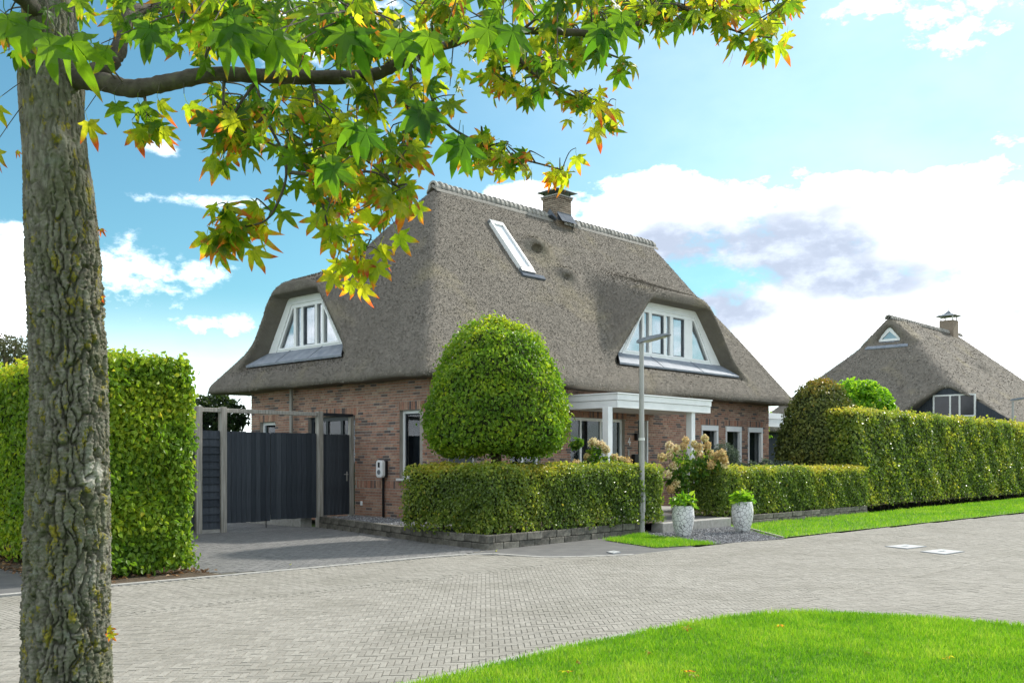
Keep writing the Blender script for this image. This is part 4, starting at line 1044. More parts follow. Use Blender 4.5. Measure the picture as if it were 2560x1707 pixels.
part_box(frame, 'post', 'grey_wood', -0.10, -0.004, GV - 0.05, GV + 0.05, 0.2, 2.55, 0.006)
part_box(frame, 'beam', 'grey_wood', -4.35, -1.01, GV - 0.045, GV + 0.045, 2.49, 2.575, 0.006)
part_box(frame, 'beam', 'dark_frame', -0.86, -0.02, GV - 0.05, GV + 0.05, 2.50, 2.57, 0.004)
gate = site_thing('driveway_gate', 'dark blue black double gate of upright boards between weathered posts', 'gate', -2.2, GV, 0.2)
for a, b, z0 in ((-3.285, -2.215, 0.19), (-2.20, -1.02, 0.21)):
    ru, rv = uv_of(gate)
    lf = part_box(gate, 'gate_leaf', 'tar_wood', a + 0.01, b - 0.01, GV + 0.035, GV + 0.06, z0 + 0.1, 2.05)
    n = 9; wv = (b - a) / n; lc = lf.location
    for i in range(n):
        c0 = a + i * wv; mb = MB((c0 + wv / 2, GV, z0)); mb.box(c0 + 0.003, c0 + wv - 0.003, GV - 0.005 + rng.normal(0, 0.002), GV + 0.032, z0 + rng.normal(0, 0.004), 2.10 + rng.normal(0, 0.004))
        o = mb.build('board', MT['tar_wood'], lf, bevel=0.003)
        o.location = (c0 + wv / 2 - ru - lc.x, GV - rv - lc.y, z0 - gate.location.z - lc.z)
mb = MB((-2.2, GV, 0.2)); mb.lathe([(0.012, 0.05), (0.012, 0.24)], 8, (-2.34, GV - 0.03)); mb.build('drop_bolt', MT['black'], gate)
side = site_thing('side_door', 'black boarded garden door with steel handle against the brick wall', 'door', -0.47, GV, 0.22)
n = 7; a, b = -0.86, -0.11; wv = (b - a) / n
for i in range(n):
    part_box(side, 'board', 'tar_wood', a + i * wv + 0.002, a + (i + 1) * wv - 0.002, GV - 0.01 + rng.normal(0, 0.001), GV + 0.03, 0.25, 2.09, 0.002)
part_box(side, 'handle_plate', 'steel', -0.20, -0.165, GV - 0.022, GV - 0.0115, 1.02, 1.24, 0.003)
part_box(side, 'handle', 'steel', -0.29, -0.18, GV - 0.07, GV - 0.045, 1.165, 1.185, 0.004)
fence = site_thing('board_fence', 'narrow dark fence panel of overlapping horizontal boards next to the gate', 'fence', -3.64, GV, 0)
for i in range(13):
    z = 0.08 + i * 0.155
    mb = MB((-3.64, GV, z)); s = 0.0
    mb.hexa([(-3.85, GV - 0.028, z), (-3.43, GV - 0.028, z), (-3.43, GV + 0.02, z), (-3.85, GV + 0.02, z),
             (-3.85, GV - 0.004, z + 0.168), (-3.43, GV - 0.004, z + 0.168), (-3.43, GV + 0.02, z + 0.168), (-3.85, GV + 0.02, z + 0.168)])
    mb.build('board', MT['tar_wood'], fence, loc=(0, 0, z))
part_box(fence, 'plinth', 'concrete', -3.85, -3.43, GV - 0.03, GV + 0.03, -0.01, 0.075)
fence2 = site_thing('board_fence', 'dark board fence running from the gate posts behind the tall leafy hedge', 'fence', -5.4, GV + 0.03, 0)
for i in range(13):
    z = 0.06 + i * 0.155
    mb = MB((-5.4, GV + 0.03, z)); 
    mb.hexa([(-6.9, GV + 0.0, z), (-3.99, GV + 0.0, z), (-3.99, GV + 0.05, z), (-6.9, GV + 0.05, z), (-6.9, GV + 0.026, z + 0.168), (-3.99, GV + 0.026, z + 0.168), (-3.99, GV + 0.05, z + 0.168), (-6.9, GV + 0.05, z + 0.168)])
    mb.build('board', MT['tar_wood'], fence2, loc=(0, 0, z))
# dark pergola in the back garden
perg = site_thing('pergola', 'dark painted pergola post and beams in the back garden', 'pergola', -1.2, 9.0, 0)
for u in (-2.2, -0.3): part_box(perg, 'post', 'dark_frame', u - 0.08, u + 0.08, 8.9, 9.1, 0, 2.46)
part_box(perg, 'beam', 'dark_frame', -3.4, 0.6, 8.93, 9.07, 2.463, 2.62)
# low stack of kerb behind the gate
low = site_thing('garden_kerb', 'low grey concrete kerb inside the gate', 'kerb', -1.15, 4.0, 0)
part_box(low, 'stone', 'concrete', -1.35, -1.05, 2.75, 4.2, 0, 0.2, 0.01); part_box(low, 'stone', 'concrete', -1.35, -1.05, 4.21, 5.6, 0, 0.2, 0.01)

# charger on its post
chg = site_thing('charging_station', 'white wall charger with black display on a dark conduit before the brick wall', 'charger', -0.09, 1.44, 0.22)
part_box(chg, 'conduit', 'black', -0.07, -0.03, 1.425, 1.465, 0.2, 1.16)
part_box(chg, 'back_plate', 'black', -0.08, -0.01, 1.33, 1.56, 1.12, 1.49, 0.01)
mb = MB((-0.12, 1.44, 1.1)); prof = []
for (yy, zz) in ((-.115, .06), (-.075, .01), (.075, .01), (.115, .06), (.115, .36), (.075, .40), (-.075, .40), (-.115, .36)): prof.append((-0.12, 1.44 + yy, 1.1 + zz))
mb.prism(prof, np.array([-0.06, 0, 0]), np.array([0.035, 0, 0])); mb.build('housing', MT['white'], chg, bevel=0.015, loc=(-0.03, 0, 0.88))
part_box(chg, 'display', 'black', -0.186, -0.1795, 1.41, 1.47, 1.34, 1.45)
mb = MB((0, 0, 0))
cy = [(0.052 * math.cos(a), 0.052 * math.sin(a)) for a in np.linspace(0, 2 * math.pi, 20, endpoint=False)]
mb.prism([(0, p[0], p[1]) for p in cy], np.array([-0.0, 0, 0]), np.array([-0.012, 0, 0])); mb.build('socket_ring', MT['lamp_dark'], chg, loc=(-0.0885, 0, 1.235 - 0.22))
# security lamp on the corner post
# ------------------------------------------------------------------ low retaining walls of grey blocks
def block_wall(name, label, pts, courses, hblk, lblk, thick, z0=-0.03):
    c = np.mean(np.array(pts), 0)
    root = site_thing(name, label, 'wall', c[0], c[1], 0)
    for (a, b) in zip(pts[:-1], pts[1:]):
        a, b = np.array(a, float), np.array(b, float); L = np.linalg.norm(b - a); d = (b - a) / L; nv = np.array([-d[1], d[0]])
        for i in range(courses):
            off = -lblk * 0.5 * (i % 2); s = off
            while s < L:
                s0, s1 = max(s, 0.0), min(s + lblk * rng.uniform(0.97, 1.0), L)
                if s1 - s0 > 0.05:
                    mid = a + d * (s0 + s1) / 2; jt = rng.normal(0, 0.006); hl = (s1 - s0) / 2 - 0.004
                    z_ = z0 + i * hblk; mb = MB()
                    mb.box(-hl, hl, -thick * 0.5 + jt, thick * 0.5, 0.003, hblk - 0.003)
                    o = mb.build('block', MT['block'], root, bevel=0.008)
                    o.location = (mid[0] - c[0] + nv[0] * thick * 0.5, mid[1] - c[1] + nv[1] * thick * 0.5, z_ + rng.normal(0, 0.002)); o.rotation_euler = (0, 0, math.atan2(d[1], d[0]) + rng.normal(0, 0.006))
                s += lblk
    return root
block_wall('retaining_wall', 'low mossy grey block wall around the bed with the dome topiary', [(-1.02, 2.52), (-2.17, -2.5), (-2.40, -4.18), (2.15, -3.98)], 2, 0.135, 0.42, 0.14)
block_wall('retaining_wall', 'low dark block edging under the longer trimmed hedge beside the verge', [(5.35, -3.2), (5.42, -4.02), (13.2, -3.92)], 2, 0.12, 0.5, 0.12)
part_box(site_thing('step', 'grey stone step at the gravel entrance between the hedges', 'step', 4.2, -4.0, 0), 'tread', 'concrete', 2.75, 5.42, -4.15, -3.85, -0.01, 0.205, 0.012)
tb = site_thing('edging_strip', 'thin timber edging strip beside the gravel bed', 'edging', *gpx(1880, 1326), 0)
a, b = np.array(gpx(1872, 1323)), np.array(gpx(1958, 1346)); m = (a + b) / 2; L = np.linalg.norm(b - a)
mb = MB(); mb.box(-L / 2, L / 2, -0.02, 0.02, 0, 0.04); o = mb.build('board', MT['grey_wood'], tb); o.location = (m[0] - uv_of(tb)[0], m[1] - uv_of(tb)[1], 0); o.rotation_euler = (0, 0, math.atan2(*(b - a)[::-1]))

# ------------------------------------------------------------------ street lamps
def street_lamp(label, u, v, H=3.86):
    r = site_thing('street_lamp', label, 'street lamp', u, v, 0, None)
    mb = MB(); mb.lathe([(0.062, -0.05), (0.06, 1.0), (0.058, 1.02), (0.045, H - 0.06), (0.043, H)], 20); mb.build('pole', MT['steel'], r, smooth=False)
    mb = MB(); mb.box(-0.035, 0.035, -0.068, -0.05, 0.45, 0.85); mb.build('service_door', MT['steel'], r)
    mb = MB(); mb.lathe([(0.064, 1.9), (0.064, 1.95)], 16); mb.build('pole_band', MT['offwhite'], r)
    # head reaches out over the road (towards -v), tilted up
    tl = 0.12; 
    def P(s, w, c): return (w, -s, H + 0.02 + s * tl + c)
    sec = [(-0.10, 0.05, 0.01, 0.07), (0.0, 0.075, 0.0, 0.085), (0.25, 0.10, 0.0, 0.085), (0.55, 0.095, 0.005, 0.065), (0.68, 0.06, 0.015, 0.04)]
    mb = MB()
    for (s0, w0, b0, t0), (s1, w1, b1, t1) in zip(sec[:-1], sec[1:]):
        mb.hexa([P(s0, -w0, b0), P(s1, -w1, b1), P(s1, w1, b1), P(s0, w0, b0), P(s0, -w0 * .6, t0), P(s1, -w1 * .6, t1), P(s1, w1 * .6, t1), P(s0, w0 * .6, t0)])
    mb.build('lamp_head', MT['lamp_dark'], r)
    mb = MB(); mb.hexa([P(0.1, -0.06, -0.02), P(0.55, -0.06, -0.01), P(0.55, 0.06, -0.01), P(0.1, 0.06, -0.02), P(0.08, -0.075, 0.002), P(0.58, -0.075, 0.012), P(0.58, 0.075, 0.012), P(0.08, 0.075, 0.002)]); mb.build('lens', MT['lens'], r)
street_lamp('slim grey street lamp in the grass in front of the low hedge', *gpx(1604, 1335))
lu, lv = to_uv((2532 - 1280) / F_PX * 44, 44.0)
street_lamp('distant grey street lamp rising behind the tall hedge', lu, lv, 4.15)

# utility covers in the road
def cover(label, quad_px):
    P = np.array([gpx(*p) for p in quad_px]); c = P.mean(0)
    r = site_thing('inspection_cover', label, 'cover', c[0], c[1], 0.0)
    mb = MB((c[0], c[1], 0)); mb.prism([(p[0], p[1], 0) for p in P], np.array([0, 0, -0.03]), np.array([0, 0, 0.009])); mb.build('frame', MT['lamp_dark'], r)
    Q = c + (P - c) * 0.93
    mb = MB((c[0], c[1], 0)); mb.prism([(p[0], p[1], 0) for p in Q], np.array([0, 0, 0.002]), np.array([0, 0, 0.0125])); mb.build('lid', MT['pale_lid'], r)
    mb = MB((c[0], c[1], 0)); d = P[1] - P[0]; e = P[3] - P[0]
    for k in range(6):
        a = c + d * (-0.16 + k * 0.055) - e * 0.08; mb.prism([(*q, 0) for q in (a, a + d * 0.032, a + d * 0.032 + e * 0.12, a + e * 0.12)], np.array([0, 0, 0.0126]), np.array([0, 0, 0.0145]))
    mb.build('relief', MT['lamp_dark'], r)
MT['pale_lid'] = simple('pale_lid', [(0.3, (0.33, 0.335, 0.33)), (0.7, (0.43, 0.435, 0.43))], 0.6, 20, bump=0.3, bscale=60)
cover('pale rectangular cover in the road, the one farther from the lawn', [(2212, 1366), (2262, 1361), (2318, 1366), (2268, 1372)][0:4])
cover('pale rectangular cover in the road, the one closer to the lawn', [(2300, 1379), (2352, 1373), (2412, 1379), (2362, 1386)])
cover('small pale cover in the dark pavement by the block wall', [(1516, 1380), (1534, 1377), (1552, 1380), (1534, 1384)])

# ------------------------------------------------------------------ planters
def crackle():
    m, t = newmat('crackle_glaze')
    co = nd(t, 'ShaderNodeTexCoord').outputs['Object']
    vo = nd(t, 'ShaderNodeTexVoronoi', {'feature': 'DISTANCE_TO_EDGE'}, Vector=co, Scale=13.0)
    f = SS(t, vo.outputs['Distance'], 0.015, 0.06)
    c = MIX(t, f, (0.13, 0.13, 0.135), MIX(t, tnoise(t, 9, 3, vec=co), (0.58, 0.58, 0.57), (0.74, 0.74, 0.73)))
    p = nd(t, 'ShaderNodeBsdfPrincipled', Base_Color=c, Roughness=0.55)
    b = nd(t, 'ShaderNodeBump', Strength=0.8, Distance=0.006, Height=f); t.links.new(b.outputs[0], p.inputs['Normal'])
    nd(t, 'ShaderNodeOutputMaterial', Surface=p.outputs[0]); return m
MT['crackle'] = crackle()
def pot(label, u, v, hgt, plabel):
    r = site_thing('planter', label, 'planter', u, v, 0.004, None)
    s = hgt / 0.62; mb = MB()
    mb.lathe([(x * s, z * s) for x, z in ((0.125, 0), (0.15, 0.06), (0.185, 0.18), (0.21, 0.32), (0.217, 0.42), (0.208, 0.52), (0.195, 0.585), (0.192, 0.615), (0.178, 0.62), (0.17, 0.56))], 36)
    mb.build('pot', MT['crackle'], r, smooth=True)
    mb = MB(); mb.lathe([(0.17 * s, 0.54 * s), (0.17 * s, 0.565 * s)], 20); mb.build('potting_soil', MT['soil'], r)
    pln = site_thing('potted_plant', plabel, 'plant', u, v, 0.55 * s)
    n = 230; P = unit(rng.normal(0, 1, (n, 3)) + [0, 0, 0.9]); P[:, 2] = np.abs(P[:, 2])
    base = P * np.array([0.24, 0.24, 0.21]) * rng.uniform(0.4, 1.0, (n, 1)) + [0, 0, 0.06]
    out = unit(P + [0, 0, 0.5])
    me = leaves_mesh(base, out, 0.14, rng.uniform(0, 1, n), aspect=0.42, jitter=0.5, droop=-0.1, fold=0.12); obj('foliage', me, MT['leaf_lime'], pln, 'stuff')
    for k in range(7): mb = MB(); mb.tube([(0.05 * math.cos(k), 0.05 * math.sin(k), -0.01), (0.1 * math.cos(k), 0.1 * math.sin(k), 0.13)], [0.006, 0.004], 5); mb.build('stem', MT['stem'], pln)
pot('white crackled egg-shaped planter beside the street lamp', *gpx(1708, 1343), 0.62, 'lime green leafy plant in the planter beside the street lamp')
pot('white crackled egg-shaped planter at the corner of the longer hedge', *gpx(1856, 1331), 0.64, 'lime green leafy plant in the planter at the corner of the longer hedge')

# ------------------------------------------------------------------ hedges and shrubs
def box_points(n, bx, faces='all', r=0.12):
    """random points + normals on a slightly rounded box (u0,u1,v0,v1,z0,z1)"""
    u0, u1, v0, v1, z0, z1 = bx; fs = []
    A = {'-u': (v1 - v0) * (z1 - z0), '+u': (v1 - v0) * (z1 - z0), '-v': (u1 - u0) * (z1 - z0), '+v': (u1 - u0) * (z1 - z0), 'top': (u1 - u0) * (v1 - v0)}
    wt_ = faces if isinstance(faces, dict) else {k: 1.0 for k in A}
    ks = list(wt_); pr = np.array([A[k] * wt_[k] for k in ks]); pr /= pr.sum(); ch = rng.choice(len(ks), n, p=pr)
    q = np.stack([rng.uniform(u0, u1, n), rng.uniform(v0, v1, n), rng.uniform(z0, z1, n)], 1); N = np.zeros((n, 3))
    for i, k in enumerate(ks):
        m = ch == i
        if k == '-u': q[m, 0] = u0; N[m, 0] = -1
        if k == '+u': q[m, 0] = u1; N[m, 0] = 1
        if k == '-v': q[m, 1] = v0; N[m, 1] = -1
        if k == '+v': q[m, 1] = v1; N[m, 1] = 1
        if k == 'top': q[m, 2] = z1; N[m, 2] = 1
    # round the edges
    c = np.clip(q, [u0 + r, v0 + r, z0], [u1 - r, v1 - r, z1 - r]); d = q - c; L = np.linalg.norm(d, axis=1, keepdims=True); big = L[:, 0] > 1e-6
    q[big] = c[big] + d[big] / L[big] * r; N[big] = unit(d[big] / L[big] + N[big] * 0.3)
    return q, N
def rumple(q, N, amp, sc):
    w = np.sin(q[:, 0] * sc + 1.3 * np.sin(q[:, 2] * sc * 0.8)) * np.sin(q[:, 2] * sc * 1.1 + 2 + q[:, 1] * sc) + 0.6 * np.sin(q[:, 1] * sc * 1.4 + q[:, 2] * sc * 2.1 + q[:, 0] * sc * 1.9)
    return q + N * (amp * w)[:, None] + N * rng.normal(0, amp * 0.9, (len(q), 1))
def hedge(name, label, boxes, counts, size, mat, amp=0.04, sc=3.2, facew=None, cat='hedge', tbase=0.38, ttop=0.35, core_in=0.09, aspect=0.65, sprigs=40, sprig_end=False):
    u0 = min(b[0] for b in boxes); v0 = min(b[2] for b in boxes)
    root = site_thing(name, label, cat, u0, v0, 0); Pq, Nq, T = [], [], []
    core = MB((u0, v0, 0))
    for bx, n in zip(boxes, counts):
        q, N = box_points(n, bx, facew or 'all')
        for other in boxes:
            if other is bx: continue
            m = ~((q[:, 0] > other[0] + .05) & (q[:, 0] < other[1] - .05) & (q[:, 1] > other[2] + .05) & (q[:, 1] < other[3] - .05) & (q[:, 2] < other[5] - .05)); q, N = q[m], N[m]
        z0, z1 = bx[4], bx[5]
        pt = vnoise2(q[:, 0] * 1.6 + q[:, 1] * 1.1 + 40, q[:, 2] * 2.0 + q[:, 1] + 40, 3)
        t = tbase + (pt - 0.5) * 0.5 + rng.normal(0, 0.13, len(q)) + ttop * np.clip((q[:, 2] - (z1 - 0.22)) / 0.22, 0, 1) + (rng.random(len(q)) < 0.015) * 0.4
        q = rumple(q, N, amp, sc)
        fray = (q[:, 2] < z0 + 0.12); q[fray] += rng.normal(0, 0.03, (fray.sum(), 3))
        Pq.append(q - [u0, v0, 0]); Nq.append(N); T.append(t)
        core.box(bx[0] + core_in, bx[1] - core_in, bx[2] + core_in, bx[3] - core_in, z0 + 0.12, z1 - core_in)
    sh = MB((u0, v0, 0))
    for k in range(sprigs):
        bx = boxes[k % len(boxes)]; f = rng.random()
        b0 = np.array([bx[0] + (bx[1] - bx[0]) * f, bx[2] + rng.uniform(0, 0.3), bx[5] - 0.06]) if rng.random() < 0.6 else np.array([rng.uniform(bx[0], bx[1]), bx[2] + 0.05, rng.uniform(bx[4] + .3, bx[5])])
        if sprig_end and rng.random() < 0.5: b0 = np.array([bx[1] - 0.08, bx[2] + rng.uniform(0, .8), bx[5] - rng.uniform(0.0, 0.5)])
        dr_ = unit(np.array([rng.normal(0.25 if sprig_end else 0, .5), rng.normal(-.35, .3), rng.uniform(.3, 1.0)])); Ls = rng.uniform(0.08, 0.30) * (size / 0.075)
        c_ = [b0 + dr_ * Ls * q + np.array([0, 0, -0.1 * Ls * q * q]) for q in (0, .5, 1.0)]; sh.tube(c_, [0.004, 0.003, 0.002], 4)
        for q in np.arange(0.25, 1.05, 0.14):
            Pq.append((b0 + dr_ * Ls * q - [u0, v0, 0])[None]); Nq.append(unit(rng.normal(0, 1, (1, 3)) + [0, -.4, .3])); T.append(np.array([tbase + 0.2 + rng.normal(0, .15)]))
    if sprigs: sh.build('shoots', MT['stem'], root, 'stuff')
    me = leaves_mesh(np.concatenate(Pq), np.concatenate(Nq), size, np.concatenate(T), aspect=aspect, jitter=0.55)
    obj('foliage', me, MT[mat], root, 'stuff'); core.build('branch_core', MT['hedge_core'], root)
    for bx in boxes:
        lu_, lv_ = bx[1] - bx[0], bx[3] - bx[2]; nst = max(3, int(max(lu_, lv_) / 0.35))
        for k in range(nst):
            f = (k + 0.5) / nst; pu = bx[0] + lu_ * (f if lu_ > lv_ else 0.5 + rng.normal(0, .1)); pv = bx[2] + lv_ * (0.5 + rng.normal(0, .1) if lu_ > lv_ else f)
            st = MB((pu, pv, 0)); st.tube([(pu, pv, 0), (pu + rng.normal(0, .04), pv + rng.normal(0, .04), bx[4] + 0.35)], [0.025, 0.015], 6)
            st.build('stem', MT['stem'], root, loc=(pu - u0, pv - v0, 0))
    return root
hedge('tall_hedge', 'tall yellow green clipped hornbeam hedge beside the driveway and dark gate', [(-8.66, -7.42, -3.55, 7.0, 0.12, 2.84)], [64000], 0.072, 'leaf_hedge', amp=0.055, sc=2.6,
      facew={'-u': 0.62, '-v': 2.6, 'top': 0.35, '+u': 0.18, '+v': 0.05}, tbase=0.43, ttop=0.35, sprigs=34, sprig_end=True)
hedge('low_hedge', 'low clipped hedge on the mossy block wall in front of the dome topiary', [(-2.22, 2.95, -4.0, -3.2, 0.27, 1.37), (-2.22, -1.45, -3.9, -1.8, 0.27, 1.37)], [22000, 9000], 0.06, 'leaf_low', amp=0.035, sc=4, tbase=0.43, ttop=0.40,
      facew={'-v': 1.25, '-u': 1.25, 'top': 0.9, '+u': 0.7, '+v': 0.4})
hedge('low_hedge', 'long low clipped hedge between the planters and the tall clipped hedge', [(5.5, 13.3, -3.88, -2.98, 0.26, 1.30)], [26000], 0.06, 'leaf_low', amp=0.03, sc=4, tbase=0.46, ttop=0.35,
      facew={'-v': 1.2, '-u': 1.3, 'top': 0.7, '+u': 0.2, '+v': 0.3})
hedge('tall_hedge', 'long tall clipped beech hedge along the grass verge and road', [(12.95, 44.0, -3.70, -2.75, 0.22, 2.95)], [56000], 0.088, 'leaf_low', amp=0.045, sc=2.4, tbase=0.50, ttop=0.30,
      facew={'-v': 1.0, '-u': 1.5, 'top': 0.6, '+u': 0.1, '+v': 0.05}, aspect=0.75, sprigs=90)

def crown(name, label, cat, u, v, z0, prof, n, size, mat, trunk_r, tbase=0.4, amp=0.05, ttop=0.3, aspect=0.62, stems=1, core=True, sq=1.0, jit=0.6):
    """leafy body of revolution: prof = [(radius, z)...] bottom to top"""
    root = site_thing(name, label, cat, u, v, z0)
    pr = np.array(prof, float); seg = np.hypot(*np.diff(pr, axis=0).T) * (pr[1:, 0] + pr[:-1, 0]) * 0.5; k = rng.choice(len(seg), n, p=seg / seg.sum()); f = rng.random(n)
    r = pr[k, 0] * (1 - f) + pr[k + 1, 0] * f; z = pr[k, 1] * (1 - f) + pr[k + 1, 1] * f; a = rng.uniform(0, 2 * math.pi, n)
    dr = pr[k + 1, 0] - pr[k, 0]; dzz = pr[k + 1, 1] - pr[k, 1]; nl = np.hypot(dr, dzz); nr, nz = dzz / nl, -dr / nl
    q = np.stack([r * np.cos(a), r * np.sin(a), z - z0], 1); N = np.stack([nr * np.cos(a), nr * np.sin(a), nz], 1)
    pt = vnoise2(a * 3 + 9, z * 2.5 + 9, 5); zt = pr[:, 1].max()
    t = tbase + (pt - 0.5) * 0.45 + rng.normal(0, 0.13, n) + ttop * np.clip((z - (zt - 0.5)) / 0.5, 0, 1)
    q = rumple(q, N, amp, 3.4); st_ = rng.random(n) < 0.012; q[st_] += N[st_] * rng.uniform(0.04, 0.16, (st_.sum(), 1))
    obj('foliage', leaves_mesh(q, N, size, t, aspect=aspect, jitter=jit), MT[mat], root, 'stuff')
    if core:
        mb = MB(); mb.lathe([(max(x - 0.10, 0.02), zz - z0) for x, zz in prof], 18); c_ = mb.build('branch_core', MT['hedge_core'], root)
        c_.scale = (0.94, 0.94, 0.97); c_.location = (0, 0, 0.02 * (zt - z0))
    mb = MB()
    mb.tube([(0, 0, -0.02), (0.01, 0.02, (pr[0, 1] - z0) * 0.6), (0, 0, pr[0, 1] - z0 + 0.4)], [trunk_r * 1.2, trunk_r, trunk_r * 0.8], 10)
    for i in range(5):
        an = i * 1.26; mb.tube([(0, 0, pr[0, 1] - z0 - 0.05), (0.25 * math.cos(an), 0.25 * math.sin(an), pr[0, 1] - z0 + 0.1), (0.5 * math.cos(an), 0.5 * math.sin(an), pr[0, 1] - z0 + 0.4)], [trunk_r * 0.5, trunk_r * 0.4, trunk_r * 0.25], 6)
    mb.build('trunk', MT['stem'], root)
    return root
tu, tv = to_uv((1241 - 1280) / F_PX * 18.5, 18.5)
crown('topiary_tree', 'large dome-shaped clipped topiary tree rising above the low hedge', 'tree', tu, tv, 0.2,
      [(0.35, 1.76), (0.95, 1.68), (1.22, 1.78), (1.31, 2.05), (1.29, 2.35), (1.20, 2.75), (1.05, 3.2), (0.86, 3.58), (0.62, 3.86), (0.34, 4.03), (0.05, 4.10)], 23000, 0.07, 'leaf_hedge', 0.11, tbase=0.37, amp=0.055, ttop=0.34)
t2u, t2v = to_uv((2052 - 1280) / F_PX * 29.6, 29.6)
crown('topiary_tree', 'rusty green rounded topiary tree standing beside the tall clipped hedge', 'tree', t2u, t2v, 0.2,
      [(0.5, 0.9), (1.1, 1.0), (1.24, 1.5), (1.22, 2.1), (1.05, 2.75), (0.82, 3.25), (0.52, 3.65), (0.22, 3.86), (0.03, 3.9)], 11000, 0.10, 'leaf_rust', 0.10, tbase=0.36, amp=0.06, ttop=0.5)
def blob_tree(name, label, cat, base, z0, lobes_, n, size, mat, trunk_r=0.08, tb=0.4, aspect=0.6, group=None):
    """open crown built from leaf clumps: lobes_ = (dx, dy, z, radius) in metres, world axes"""
    root = thing(name, label, cat, (base[0], base[1], z0), 0, group)
    A = np.array([l[3] ** 2 for l in lobes_]); k = rng.choice(len(lobes_), n, p=A / A.sum()); Lb = np.array(lobes_)[k]
    d = unit(rng.normal(0, 1, (n, 3))); rr = Lb[:, 3] * rng.uniform(0.5, 1.08, n) ** 0.6 * (1 + 0.16 * np.sin(d[:, 0] * 7 + d[:, 2] * 9 + k))
    q = np.stack([Lb[:, 0], Lb[:, 1], Lb[:, 2] - z0], 1) + d * rr[:, None] * [1, 1, 0.85]
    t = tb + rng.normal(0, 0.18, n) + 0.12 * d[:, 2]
    obj('crown', leaves_mesh(q, unit(d + [0, 0, .4]), size, t, aspect=aspect, jitter=0.8), MT[mat], root, 'stuff')
    mb = MB(); c = np.mean(np.array(lobes_), 0)
    mb.tube([(0, 0, -0.02), (c[0] * .3, c[1] * .3, (c[2] - z0) * 0.45), (c[0], c[1], c[2] - z0)], [trunk_r, trunk_r * .8, trunk_r * .5], 8)
    for l in lobes_: mb.tube([(c[0] * .3, c[1] * .3, (c[2] - z0) * 0.45), (l[0], l[1], l[2] - z0)], [trunk_r * .5, trunk_r * .2], 6)
    mb.build('trunk', MT['stem'], root)
    return root
def lobes_px(base_px, Y, lst):
    bx = P3(base_px, 1150, Y)[0]; out = []
    for px, py, rpx, dy in lst:
        p = P3(px, py, Y + dy); out.append((p[0] - bx, dy, p[2], rpx / F_PX * (Y + dy)))
    return bx, out
bx, lb = lobes_px(540, 27, [(505, 1020, 36, 0), (545, 1008, 36, .4), (585, 1030, 30, -.2), (520, 1060, 34, .2), (570, 1070, 32, 0), (480, 1060, 30, 0), (605, 1050, 16, 0)])
blob_tree('laurel_shrub', 'dark glossy evergreen shrub showing above the fence and gate', 'shrub', (bx, 27.0), 0, lb, 2600, 0.15, 'leaf_dark', aspect=0.36)
bx, lb = lobes_px(2170, 38, [(2105, 990, 34, 0), (2150, 985, 40, .5), (2190, 1000, 38, 0), (2130, 1025, 40, 0), (2215, 1030, 26, 0), (2120, 965, 20, 0), (2175, 968, 22, .4)])
blob_tree('lime_tree', 'bright lime green bushy tree peeking over the tall clipped hedge', 'tree', (bx, 38.0), 0, lb, 2600, 0.17, 'leaf_lime', aspect=0.8)
bx, lb = lobes_px(30, 46, [(-40, 880, 60, 0), (20, 872, 46, 1), (62, 880, 40, 0), (-90, 870, 70, 0), (10, 905, 60, 0), (80, 905, 40, 0), (40, 850, 16, 0), (8, 848, 18, 1)])
blob_tree('garden_tree', 'pale olive tree top behind the tall hornbeam hedge', 'tree', (bx, 46.0), 0, lb, 4200, 0.13, 'leaf_wood', trunk_r=0.18)
bx, lb = lobes_px(1980, 37, [(1950, 1035, 26, 0), (1990, 1030, 30, 0), (1935, 1065, 30, 0), (1975, 1075, 34, 0), (1930, 1020, 18, 0)])
blob_tree('garden_tree', 'dark green shrub behind the white carport roof', 'tree', (bx, 42.0), 0, [(l[0], l[1], l[2], l[3]) for l in lb], 1500, 0.16, 'leaf_hedge', trunk_r=0.1)
